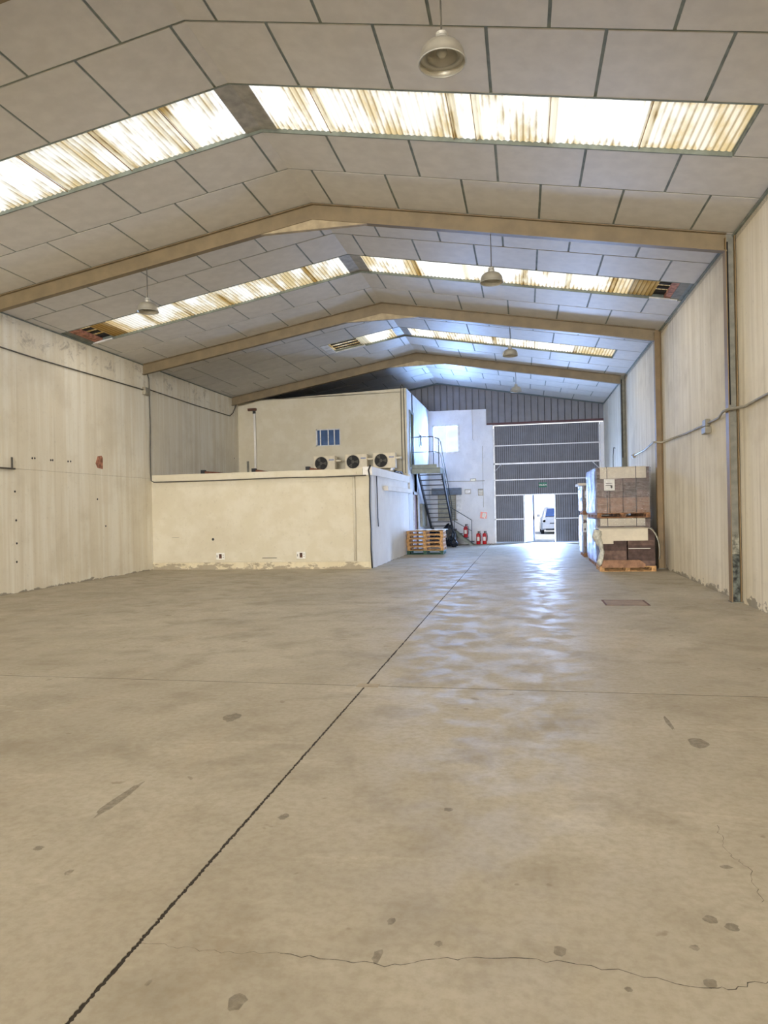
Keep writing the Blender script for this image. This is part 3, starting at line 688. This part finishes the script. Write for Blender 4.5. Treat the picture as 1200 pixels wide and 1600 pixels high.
# pipe on the upper wall with its cap
up = empty('downpipe', (-9.19, YU, 2.45), 'white vertical pipe with a rusty cap on the upper wall at the left', 'pipe')
obj('pipe', tube([(-9.19, YU-.04, 2.5), (-9.19, YU-.04, 4.95)], .045), 'office_white', up, smooth=True)
obj('cap', B((-9.42, -9.12, YU-.10, YU, 5.05, 5.13)), 'rust', up); obj('top_socket', B((-9.24, -9.16, YU-.08, YU, 4.93, 5.06)), 'fan', up)
orig(obj('downpipe', tube([(-3.98, YU-.03, 2.5), (-3.98, YU-.03, 5.62), (-3.94, YU-.03, 5.68), (-3.89, YU-.03, 5.62), (-3.87, YU-.03, 2.7)], .013), 'cable', smooth=False, label='thin hooked pipe at the right corner of the upper block', cat='pipe'), (-3.98, YU-.03, 2.5))
orig(obj('plaster_damage', bev(XL+.3, XL+.38, YU+.08, YU+.1, 2.9, 3.3, r=.005), 'greycol', label='dark broken plaster spot on the upper wall beside the left pipe', cat='plaster damage'), (XL+.3, YU, 2.9))
# sockets on the lower block
so1 = empty('wall_socket', (-7.91, YO, .26), 'white wall socket on the low cream block, the left one', 'socket', 'sockets on the low cream block')
obj('plate', bev(-.12, .12, -.03, 0, 0, .18, r=.006), 'paper', so1, True); obj('outlet', B((-.035, .04, -.036, -.03, .03, .15)), 'rust', so1, True); [obj('switch_dot', B(b_), 'ink', so1, True) for b_ in ((.07, .09, -.034, -.03, .05, .07), (.07, .09, -.034, -.03, .11, .13), (-.1, -.085, -.034, -.03, .06, .12))]
dup(so1, (-5.68, YO, .27), 'white wall socket on the low cream block, the one nearer the office corner')
# boards lying on the low roof
for k, (x, L, lab) in enumerate(((-9.35, .72, 'brown tilted board on the low office roof, nearest the left wall'), (-6.10, .5, 'brown tilted board on the low office roof, nearest the air conditioners'), (-7.75, .42, 'brown tilted board on the low office roof, between the other two boards'))):
    bt = empty('roof_board', (x, 19.5, 2.44), lab, 'board', 'boards on the low office roof')
    bm = bmesh.new(); yo = 0
    h = .32
    add_prism(bm, [(0, 0, 0), (0, 0, h), (L, 0, h-.08), (L, 0, 0)], (0, .5, 0)); obj('board', bm, 'rust', bt, True)
    obj('end_cap', B((-.06, .06, -.02, .1, 0, h+.02)), 'ink', bt, True)
def ac(loc, label):
    a = empty('air_conditioner', loc, label, 'air conditioner', 'outdoor units on the low office roof')
    W, H, D = .74, .50, .28
    obj('casing', bev(0, W, 0, D, .06, .06+H, r=.012), 'acw', a, True)
    obj('fan_guard', lathe([(.0, 0), (.215, 0), (.225, -.012), (.235, 0)], 28), 'fan', a, True)
    fg = bpy.data.objects[[o.name for o in S.objects if o.parent == a and o.name.startswith('fan_guard')][0]]
    fg.data.transform(Matrix.Translation((.27, -.004, .06+H/2)) @ Matrix.Rotation(PI/2, 4, 'X'))
    for k in range(3):
        bm = bmesh.new(); A0 = k*2*PI/3
        pts = [(.27+math.cos(A0)*.03, -.02, .31+math.sin(A0)*.03), (.27+math.cos(A0-.35)*.19, -.02, .31+math.sin(A0-.35)*.19), (.27+math.cos(A0+.35)*.19, -.02, .31+math.sin(A0+.35)*.19)]
        add_prism(bm, pts, (0, .006, 0)); obj('fan_blade', bm, 'cable', a, True)
    obj('fan_hub', tube([(.27, -.035, .31), (.27, 0, .31)], .05, 14), 'cable', a, True)
    bm = bmesh.new()
    for r in (.08, .14, .2):
        add_tube(bm, [(.27+r*math.cos(t*PI/12), -.04, .31+r*math.sin(t*PI/12)) for t in range(25)], .004, 4, False)
    obj('guard_wire', bm, 'fan', a, True, kind='stuff')
    obj('maker_label', B((.53, .70, -.004, 0, .40, .44)), 'blue', a, True); obj('label_stripe', B((.535, .695, -.006, -.004, .415, .425)), 'paper', a, True)
    for k in (0, 1): obj('foot', B((.08+k*.5, .16+k*.5, 0, D, -.03, .06)), 'galv', a, True)
    obj('pipe_cover', bev(W, W+.18, .08, .2, .36, .42, r=.01), 'acw', a, True)
    return a
acs = ac((-6.82, 22.45, 2.75), 'outdoor air conditioning unit on the low roof, the leftmost of three')
dup(acs, (-5.74, 22.45, 2.77), 'outdoor air conditioning unit on the low roof, the middle of three')
dup(acs, (-4.80, 22.45, 2.78), 'outdoor air conditioning unit nearest the corner of the upper block')
for k, (x, z) in enumerate(((-6.78, 2.72), (-5.74, 2.74), (-4.80, 2.75))):
    tag(orig(obj('concrete_block', bev(x+.02, x+.72, 22.42, 22.76, 2.44, z-.0, r=.01), 'greycol'), (x, 22.5, 2.44)), 'grey concrete block under the %s air conditioner' % ('leftmost', 'middle', 'rightmost')[k], 'block', 'blocks under the air conditioners')
orig(obj('cable_bundle', tube([(-4.05, 22.2, 2.60), (-4.03, 22.2, 2.72), (-4.0, 22.5, 2.70), (-3.99, 23.0, 2.74), (-3.93, 23.2, 2.62)], .03), 'black', smooth=True, label='loose black cable beside the rightmost air conditioner', cat='cable'), (-4.5, 22.3, 2.5))

# cables
def cable(name, pts, r, m, label, cat='cable', clips=None):
    o = obj(name, tube(pts, r, 6), m, smooth=True, label=label, cat=cat); orig(o, pts[0])
    return o
L = lambda x, y: at(x, y, 0, XL)+Vector((.03, 0, 0))
cable('wall_conduit', [(XL+.03, 8.0, 4.76), L(0, 543), L(60, 562), L(150, 588), L(222, 609)], .014, 'cable', 'grey conduit sloping high along the near left wall')
cable('wall_conduit', [L(232, 609), L(300, 632), L(358, 650), L(363, 645), L(369, 630)], .014, 'cable', 'grey conduit on the left wall above the low office roof')
cable('wall_cable', [(XL+.03, 17.28, 5.3), (XL+.03, 17.38, 5.15), (XL+.03, 17.40, 4.0), (XL+.03, 17.36, 3.0), (XL+.03, 17.38, 2.40), (XL+.12, YO-.09, 2.36), (-8, YO-.09, 2.355), (-6, YO-.09, 2.375), (-5, YO-.09, 2.36), (-3.9, YO-.09, 2.37)], .016, 'cable', 'grey cable dropping down the left wall to the office parapet')
jb = empty('junction_box', (XL, 17.2, 4.68), 'grey junction box high on the left wall in the conduit', 'junction box')
obj('box', bev(0, .09, -.13, .13, 0, .2, r=.01), 'conduit', jb, True); obj('lid', bev(.09, .1, -.12, .12, .01, .19, r=.004), 'conduit', jb, True)
cable('wall_cable', [(XO+.03, YO-.08, 2.62), (XO-.02, YO-.1, 2.5), (XO+.01, YO-.1, 2.3), (XO-.01, YO-.08, 1.6), (XO+.01, YO-.08, 1.0), (XO+.0, YO-.08, .5), (XO+.02, YO-.08, .02)], .02, 'black', 'dark cable running down the front corner of the low block')
cable('wall_cable', [(XO+.03, 18.1, 2.4), (XO+.03, 18.15, 1.3), (XO+.03, 18.2, 1.05)], .014, 'black', 'short dark cable hanging on the white side of the low block')
R_ = lambda x, y, o=.03: at(x, y, 0, XR)+Vector((-o, 0, 0))
cable('wall_conduit', [R_(992, 712), R_(1010, 702), (XR-.19, 17.2, 2.92), (XR-.19, 16.9, 2.9), R_(1036, 691), R_(1075, 677), R_(1104, 664), R_(1126, 653), (XR-.19, 11.4, 2.86), (XR-.19, 11.1, 2.86), (XR-.03, 10.9, 2.86), R_(1200, 617), (XR-.03, 8, 2.9)], .02, 'conduit', 'pale conduit climbing along the right wall past two columns', 'conduit')
wx = empty('socket_box', (XR, 13.0, 2.68), 'small grey socket box hanging from the conduit on the right wall', 'junction box')
obj('box', bev(-.1, 0, -.16, .12, 0, .12, r=.01), 'boxgrey', wx, True); obj('upper_box', bev(-.08, 0, -.1, .12, .13, .25, r=.01), 'boxgrey', wx, True)
orig(obj('conduit_end', tube([R_(993, 712), R_(991, 712.5)], .06, 10), 'boxgrey', label='round grey conduit box at the far end of the right wall conduit', cat='junction box'), R_(992, 712))
cable('wall_cable', [(XR-.02, 26.2, 2.2), (XR-.02, 26.1, 3.2), (XR-.02, 25.9, 3.5), (XR-.02, 25.5, 3.45)], .012, 'cable', 'thin cable on the right wall next to the gate')

# ------------------------------------------------------------------ pendant lamps
def lamp(loc, top, label):
    """loc: rim centre; top: height of the cord's fixing"""
    l = empty('pendant_lamp', loc, label, 'lamp', 'aluminium pendant lamps')
    R = .185
    prof = [(.03, .31), (.045, .30), (.048, .285), (.04, .28), (.04, .265), (.05, .26), (.05, .215), (.045, .20), (.09, .195), (.13, .17), (.158, .13), (.172, .085), (.176, .055), (R, .0), (R+.004, -.004), (R-.003, 0), (.172, .055), (.166, .085), (.15, .13), (.12, .165), (.05, .19)]
    prof = [(a_, b_*.78) for a_, b_ in prof]
    obj('shade', lathe(prof[6:14]+prof[14:], 40), 'alu', l, True, True)
    obj('neck', lathe(prof[:8], 24), 'alu_in', l, True, True)
    obj('rim', lathe([(R-.004, .004), (R+.006, 0), (R, -.008), (R-.008, -.002), (R-.004, .004)], 40), 'alu_in', l, True, True)
    obj('bulb', lathe([(.0, .045), (.02, .047), (.042, .07), (.04, .10), (.026, .13), (.024, .15)], 20), 'glass_bulb', l, True, True)
    obj('reflector_ring', lathe([(.172, .044), (.12, .047), (.168, .050)], 32), 'alu_in', l, True, True)
    h = top-loc[2]; k = random.uniform(-.01, .01)
    obj('cord', tube([(0, 0, .235), (k, 0, .25+(h-.25)*.5), (0, 0, h)], .008, 6), 'cable', l, True)
    return l
def bz(x): return zc(x-XM)-.27
for x, y, z, lab in ((-.56, 5.54, 4.995, 'large aluminium pendant lamp at the top, nearest the camera'), (-.435, 11.34, 5.07, 'aluminium pendant lamp on the right, hung from the second beam'), (-6.41, 11.34, 5.06, 'aluminium pendant lamp on the left, in front of the second skylight'),
                     (-.25, 17.14, 5.11, 'small distant pendant lamp below the third beam'), (-.178, 22.94, 5.18, 'smallest pendant lamp, in front of the far ribbed cladding')):
    lamp((x, y, z), bz(x)+.005, lab)

# ------------------------------------------------------------------ steel staircase
st = empty('staircase', (XO+.5, 26, 0), 'blue-grey open steel staircase with landings and handrails', 'staircase')
LX0_, LX1_ = XO+.02, -2.80
LZ = 2.93
obj('landing', B((LX0_, LX1_-.12, 24.12, 24.16, LZ-.02, LZ+.09), (LX0_, LX1_, 24.12, 25.05, LZ-.05, LZ-.02)), 'steel_green', st)
obj('landing_beam', B((LX0_, LX1_, 24.12, 24.2, LZ-.22, LZ-.06), (LX1_-.06, LX1_, 24.2, 25.05, LZ-.22, LZ-.05), (LX0_, LX0_+.06, 24.2, 25.05, LZ-.22, LZ-.05)), 'steel_green', st)
Y0s, Y1s, Z1s = 24.85, 28.35, .66
def zst(y): return LZ-.12+(Z1s-LZ+.06)*(y-Y0s)/(Y1s-Y0s)
for x in (XO+.12, LX1_-.05):
    bm = bmesh.new(); add_prism(bm, [(x, Y0s, zst(Y0s)-.16), (x, Y1s, zst(Y1s)-.12), (x, Y1s, zst(Y1s)+.08), (x, Y0s, zst(Y0s)+.06)], (.05, 0, 0)); obj('stringer', bm, 'steel_dark', st)
nt_ = 12
for k in range(nt_):
    z = .80-.0+.173*k; y = 28.2-.292*k
    obj('tread', B((XO+.17, LX1_-.05, y-.24, y+.03, z-.03, z)), 'steel_dark', st)
obj('lower_landing', B((XO+.1, -2.72, 27.95, 28.9, .60, .64)), 'steel_dark', st)
for x, y in ((XO+.15, 28.0), (-2.8, 28.0), (-2.8, 28.85)): obj('leg', B((x, x+.05, y, y+.05, 0, .6)), 'steel_dark', st)
for k in range(3):
    x = -2.72+.24*k; z = .46-.16*k; obj('tread', B((x-.02, x+.24, 28.3, 28.9, z-.025, z)), 'steel_dark', st)
for y in (28.25, 28.88):
    bm = bmesh.new(); add_prism(bm, [(-2.76, y, .60), (-2.76, y, .40), (-2.15, y, 0), (-2.0, y, 0)], (0, .03, 0)); obj('stringer', bm, 'steel_green', st)
r = .016
hr = lambda pts, rr=.017: obj('handrail', tube(pts, rr, 6), 'rail', st)
hr([(LX0_, 24.2, LZ+1.05), (-3.05, 24.2, LZ+1.05), (-2.86, 24.4, LZ+.98), (-2.84, 24.75, LZ+.92), (-2.84, 28.2, Z1s+.95), (-2.84, 28.3, Z1s+.9)])
hr([(LX0_, 24.2, LZ+.53), (-3.0, 24.2, LZ+.53), (-2.84, 24.4, LZ+.5), (-2.84, 24.75, LZ+.46), (-2.84, 28.3, Z1s+.48)], .013)
for x, y, z0, z1 in ((-3.03, 24.2, LZ, LZ+1.05), (-2.86, 24.3, LZ-.1, LZ+1.0), (LX0_+.03, 24.2, LZ, LZ+1.05)): obj('baluster', tube([(x, y, z0), (x, y, z1)], .014, 6), 'rail', st)
for f in (.33, .66, .98):
    y = 24.85+3.4*f; z = zst(y); obj('baluster', tube([(-2.84, y, z), (-2.84, y, z+1.0)], .014, 6), 'rail', st)
hr([(-2.92, 28.3, 1.54), (-2.78, 28.3, 1.45), (-2.07, 28.3, 1.0), (-2.07, 28.3, .04)])
hr([(-2.78, 28.3, .98), (-2.07, 28.3, .56)], .013)
obj('baluster', tube([(-2.76, 28.3, .45), (-2.76, 28.3, 1.44)], .014, 6), 'rail', st)
e3 = dup(e1, (-2.33, 28.55, .30), 'red fire extinguisher standing on the lowest steps of the staircase')
eb = empty('electrical_box', (XO+.004, 26.6, .82), 'grey-beige electrical cabinet on the side wall beside the stairs', 'cabinet')
obj('body', bev(0, .085, -.6, .62, 0, .86, r=.01), 'shutter', eb, True); obj('cabinet_door', bev(.085, .095, -.57, .59, .03, .83, r=.006), 'shutter', eb, True); obj('handle', B((.095, .11, .45, .48, .38, .48)), 'black', eb, True)

# bags and waste under the stairs
def bag(loc, R, seed, label, m='bag'):
    rr = random.Random(seed); bm = bmesh.new(); bmesh.ops.create_icosphere(bm, subdivisions=4, radius=1)
    from mathutils import noise
    for v in bm.verts:
        n = noise.noise(v.co*2.1+Vector((seed, 0, 0)))*.28+noise.noise(v.co*5+Vector((0, seed, 0)))*.14+abs(noise.noise(v.co*9))*.08
        v.co = v.co*(1+n); z = v.co.z
        v.co.x *= R[0]*(1-.25*max(0, z)); v.co.y *= R[1]*(1-.25*max(0, z)); v.co.z = max(0, (z+.9)*R[2])
    b = empty('rubbish_bag', loc, label, 'bag', 'black bags under the stairs')
    obj('bag_body', bm, 'bag', b, True, True)
    obj('tied_neck', tube([(0, 0, R[2]*1.65), (.03, 0, R[2]*1.85), (.0, .02, R[2]*2.0)], [.05, .03, .07], 8), 'bag', b, True)
M['bag'] = mat('black_bin_bag', (26, 32, 44), .22, 0, .1, 8, .5)
bag((-2.93, 27.45, 0), (.30, .24, .44), 3, 'tall black rubbish bag against the foot of the stairs')
bag((-3.52, 27.3, 0), (.24, .24, .36), 8, 'black rubbish bag between the stairs and the pallets')
bag((-2.66, 26.9, .0), (.15, .15, .17), 12, 'smallest black rubbish bag lying on the floor before the stairs foot')
orig(obj('void_shade_panel', B((XO+.2, -2.85, 28.5, 28.52, 0, .59)), 'steel_dark', label='dark panel standing in for the shade under the stair landing', cat='panel'), (-3.2, 28.5, 0))  # added panel, its dark colour stands in for the shaded void

# ------------------------------------------------------------------ pallet stack
def pallet(loc, label, m='wood', group='stacked empty pallets', W=1.2, D=.8, H=.128, rz=0):
    p = empty('pallet', loc, label, 'pallet', group, rz=rz)
    for k, x in enumerate((0, W/2-.05, W-.10)):
        for y in (0, D/2-.05, D-.1):
            obj('block', B((x, x+.10, y, y+.1, .02, H-.038)), m, p, True)
    for y in (0, D/2-.05, D-.1): obj('bottom_board', B((0, W, y, y+.1, 0, .02)), m, p, True)
    for x in (0, W/2-.07, W-.14): obj('cross_board', B((x, x+.14, 0, D, H-.038, H-.02)), m, p, True)
    n = 5
    for k in range(n): y = (D-.12)*k/(n-1); obj('deck_board', B((0, W, y, y+.12, H-.02, H)), m, p, True)
    return p
names = ['green-painted pallet at the very bottom of the empty stack', 'bare wooden pallet second from the bottom of the empty stack', 'bare wooden pallet third from the bottom of the empty stack', 'bare wooden pallet fourth from the bottom of the empty stack', 'bare wooden pallet just under the topmost one', 'bare wooden pallet on top of the empty stack, under a white sheet']
pw = pallet((-3.78, 22.7, 0), names[0], 'greenwood')
pb = pallet((-3.77, 22.7, .128), names[1])
for k in range(2, 6): dup(pb, (-3.78+random.uniform(-.02, .02), 22.7+random.uniform(-.02, .02), .128*k), names[k])
bm = bmesh.new(); n = 14; vs = {}
for i in range(n+1):
    for j in range(7):
        vs[i, j] = bm.verts.new((-3.5+1.0*i/n, 22.66+.8*j/6, .79+.012*math.sin(i*1.7+j)+.008*math.sin(i*3.1-j*2)))
for i in range(n):
    for j in range(6): bm.faces.new((vs[i, j], vs[i+1, j], vs[i+1, j+1], vs[i, j+1]))
r_ = bmesh.ops.extrude_face_region(bm, geom=bm.faces[:]); bmesh.ops.translate(bm, verts=[q for q in r_['geom'] if isinstance(q, bmesh.types.BMVert)], vec=(0, 0, .012))
orig(obj('plastic_sheet', bm, 'paper', label='crumpled white sheet lying on top of the pallet stack', cat='sheet'), (-3, 23, .77))

# ------------------------------------------------------------------ wrapped loads of flattened cartons
def load(loc, nx, ny, nl, H, label, m=('card', 'card2'), W=1.2, D=.74, pallet_h=.12, film=True, flap=None, straps=True, paper=None, bot=None, group='cardboard loads on pallets', gap=.012, seed=1):
    l = empty('carton_load', loc, label, 'cardboard', group); rr = random.Random(seed)
    lh = H/nl
    for z in range(nl):
        for i in range(nx):
            for j in range(ny):
                a = W*i/nx; b = W*(i+1)/nx; c = D*j/ny; d = D*(j+1)/ny; e = rr.uniform(0, .012)
                mm = bot if (bot and z < 2) else m[rr.randrange(len(m))]
                bm = bmesh.new(); q = 5
                for s in range(q):                # the flat cartons of one bundle show as layers
                    o1 = rr.uniform(0, .008)
                    add_box(bm, a+gap/2+o1, b-gap/2-o1, c+gap/2+e+o1, d-gap/2, z*lh+lh*s/q+.002, z*lh+lh*(s+1)/q-.001)
                obj('carton_bundle', bm, mm, l, True)
    if flap: obj('cover_sheet', B((W*flap[0], W*flap[1], -.014, -.006, H-flap[2], H+.006), (W*flap[0], W*flap[1], -.014, D, H+.002, H+.01)), 'cream', l, True)
    if straps:
        for x in (.2*W, .74*W): obj('strap', B((x-.008, x+.008, -.018, -.014, 0, H+.014), (x-.008, x+.008, -.018, D, H+.012, H+.016)), 'ink', l, True)
    if paper:
        x, z, w_, h_ = paper; o = obj('paper_label', B((x, x+w_, -.026, -.022, z, z+h_)), 'paper', l, True)
        obj('printed_lines', B((x+.04, x+w_-.06, -.028, -.026, z+h_*.6, z+h_*.64), (x+.04, x+w_-.08, -.028, -.026, z+h_*.42, z+h_*.47), (x+w_-.09, x+w_-.05, -.028, -.026, z+h_*.2, z+h_*.45)), 'ink', o, True)
    if film:
        bm = bmesh.new(); nn = 22; per = []
        cr = [(-.03, -.03), (W+.02, -.03), (W+.02, D+.02), (-.03, D+.02)]
        for k in range(4):
            p0, p1 = Vector(cr[k]), Vector(cr[(k+1) % 4])
            for s in range(nn): per.append(p0.lerp(p1, s/nn))
        rows = []
        for z in range(13):
            rows.append([bm.verts.new((p.x+rr.uniform(-.006, .006)*1.5, p.y+rr.uniform(-.004, .004), H*z/12)) for p in per])
        for a, b in zip(rows, rows[1:]):
            for k in range(len(per)): bm.faces.new((a[k], a[(k+1) % len(per)], b[(k+1) % len(per)], b[k]))
        obj('stretch_film', bm, 'film', l, True, True)
    return l
def load_pallet(loc, label, D=.8, m='wood2'):
    return pallet(loc, label, m, 'pallets under the cardboard loads', W=1.2, D=D, H=.12)
# front, opened load
load_pallet((1.64, 16.42, 0), 'wooden pallet on the floor under the opened front cardboard load', m='wood')
A = load((1.64, 16.42, .12), 2, 1, 7, .80, 'opened front load of brown flat cartons with a cream sheet on top', film=False, straps=False, seed=4, gap=.02)
obj('cover_sheet', B((-.01, 1.03, -.05, -.035, .57, .84), (-.01, 1.06, -.05, .8, .835, .845)), 'cream', A, True)
obj('loose_sheet', B((.05, .30, -.03, -.02, .50, .60)), 'cream', A, True)
obj('torn_wrap', B((.04, .84, -.06, -.045, -.03, .14)), 'card3', A, True)
bm = bmesh.new(); add_prism(bm, [(.8, -.066, .15), (.86, -.066, .13), (.97, -.066, .05), (.94, -.066, -.03), (.84, -.066, -.01)], (0, .01, 0)); obj('torn_flap', bm, 'card3', A, True)
obj('white_edge', B((.62, 1.08, -.03, -.01, .385, .40)), 'paper', A, True)
bm = tube([(-.03, -.03, .80), (-.06, -.06, .68), (.0, -.06, .50), (.06, -.05, .35), (.02, -.05, .18), (-.02, -.05, .04)], [.09, .10, .07, .05, .06, .05], 12)
from mathutils import noise as NZ
bmesh.ops.subdivide_edges(bm, edges=bm.edges[:], cuts=2, use_grid_fill=True)
for v in bm.verts: v.co += Vector((NZ.noise(v.co*14), NZ.noise(v.co*14+Vector((5, 0, 0))), NZ.noise(v.co*14+Vector((0, 5, 0)))))*.035
obj('bunched_film', bm, 'film_wrap', A, True, True)
bm = bmesh.new(); pr = None                       # strip of film hanging off the right side
for k in range(13):
    t = k/12; x = 1.04+.22*math.sin(t*1.9); z = .84-.70*t**1.6; a, b = bm.verts.new((x, -.04, z)), bm.verts.new((x+.04, .05, z+.01))
    if pr: bm.faces.new((pr[0], pr[1], b, a))
    pr = (a, b)
r_ = bmesh.ops.extrude_face_region(bm, geom=bm.faces[:]); bmesh.ops.translate(bm, verts=[q for q in r_['geom'] if isinstance(q, bmesh.types.BMVert)], vec=(.004, 0, .004))
obj('hanging_film', bm, 'film_wrap', A, True, True)
# two tiers behind it, three pallets deep
BX = 1.69
for j, yy in enumerate((17.32, 18.14, 18.96)):
    wd = ('nearest', 'middle', 'farthest')[j]
    load_pallet((BX, yy, 0), 'floor pallet of the %s two-tier cardboard stack' % wd)
    load((BX, yy, .12), 2, 1, 6, 1.04, 'lower wrapped cardboard load of the %s two-tier stack' % wd, ('card2', 'card'), flap=(.06, .9, .17), seed=10+j)
    load_pallet((BX, yy, 1.18), 'raised pallet between the tiers of the %s cardboard stack' % wd)
    load((BX, yy, 1.30), 4, 1, 6, 1.07, 'upper wrapped cardboard load of the %s two-tier stack' % wd, ('card2', 'card'), flap=(.07, .93, .26), paper=(.17, .53, .24, .27) if j == 0 else None, bot='card3', seed=20+j)
for v_ in (0,):
    load_pallet((1.66, 21.02, 0), 'floor pallet of the separate rear cardboard stack', D=1.1)
    load((1.66, 21.02, .12), 2, 1, 6, 1.08, 'lower load of the separate rear cardboard stack', ('card2', 'card'), D=1.1, flap=(0, 1, .12), paper=(.0, .60, .12, .26), seed=31, straps=False)
    load_pallet((1.66, 21.02, 1.22), 'raised pallet between the tiers of the separate rear stack', D=1.1)
    load((1.66, 21.02, 1.34), 2, 1, 5, .72, 'upper load of the separate rear cardboard stack', ('card2',), D=1.1, flap=None, paper=(.06, .36, .1, .2), seed=32, straps=False)
    cb = obj('cover_board', bev(1.54, 2.88, 20.98, 22.15, 2.062, 2.13, r=.006), 'cream', label='cream board lying on top of the separate rear stack', cat='board'); orig(cb, (1.54, 21, 2.06))

# ------------------------------------------------------------------ car in the yard
c = empty('car', (.0, 0, 0), 'silver hatchback parked outside, seen from behind through the wicket door', 'car')
cy = 38.2; cx = 1.72; cw = .84
c.location = (cx, cy, 0)
def ring(y, hw, z0, z1, top):   # half-section of the body
    return [(-hw, y, z0), (-hw*1.0, y, z1), (-hw*.94, y, z1+.06), (-top, y, z1+.08), (top, y, z1+.08), (hw*.94, y, z1+.06), (hw, y, z1), (hw, y, z0)]
def loft(rings):
    bm = bmesh.new(); R = [[bm.verts.new(p) for p in r] for r in rings]
    for a, b in zip(R, R[1:]):
        for j in range(len(a)): bm.faces.new((a[j], a[(j+1) % len(a)], b[(j+1) % len(a)], b[j]))
    bm.faces.new(R[0][::-1]); bm.faces.new(R[-1]); return bm
obj('body', loft([ring(0, cw*.9, .3, .7, .5), ring(.12, cw, .22, .82, .6), ring(2.2, cw, .2, .84, .6), ring(3.4, cw, .2, .74, .55), ring(3.9, cw*.85, .3, .58, .4)]), 'carpaint', c, True)
def cab(y, hw, z): return [(-hw, y, .86), (-hw*.93, y, .86+(z-.86)*.5), (-hw*.78, y, z-.04), (-hw*.6, y, z), (hw*.6, y, z), (hw*.78, y, z-.04), (hw*.93, y, .86+(z-.86)*.5), (hw, y, .86)]
obj('cabin', loft([cab(.12, cw*.93, .9), cab(.5, cw*.93, 1.42), cab(1.8, cw*.93, 1.46), cab(2.8, cw*.9, .92)]), 'carpaint', c, True)
bm = bmesh.new(); add_prism(bm, [(-.62, .13, .95), (.62, .13, .95), (.50, .42, 1.36), (-.50, .42, 1.36)], (0, -.03, .0)); obj('rear_window', bm, 'carglass', c, True)
obj('bumper', bev(-cw*.95, cw*.95, -.06, .15, .28, .5, r=.03), 'carpaint', c, True); obj('lower_valance', B((-.6, .6, -.04, .2, .2, .29)), 'tyre', c, True)
bm = bmesh.new(); add_prism(bm, [(0, -.04, .80), (.05, -.04, .87), (0, -.04, .94), (-.05, -.04, .87)], (0, .06, 0)); obj('emblem', bm, 'galv', c, True); obj('handle_recess', B((-.13, .13, -.01, .1, .78, .93)), 'carglass', c, True)
obj('plate_recess', B((-.4, .4, -.005, .05, .56, .60)), 'tyre', c, True)
for s in (-1, 1):
    obj('tail_lamp', bev(s*.70-.1, s*.70+.1, -.0, .1, .62, .84, r=.02), 'galv', c, True)
    for y in (.75, 3.1): obj('wheel', tube([(s*(cw-.16), y, .3), (s*(cw+.01), y, .3)], .3, 20), 'tyre', c, True)
    obj('mirror', bev(s*(cw+.1)-.08, s*(cw+.1)+.08, 2.3, 2.4, .9, 1.03, r=.02), 'carpaint', c, True)
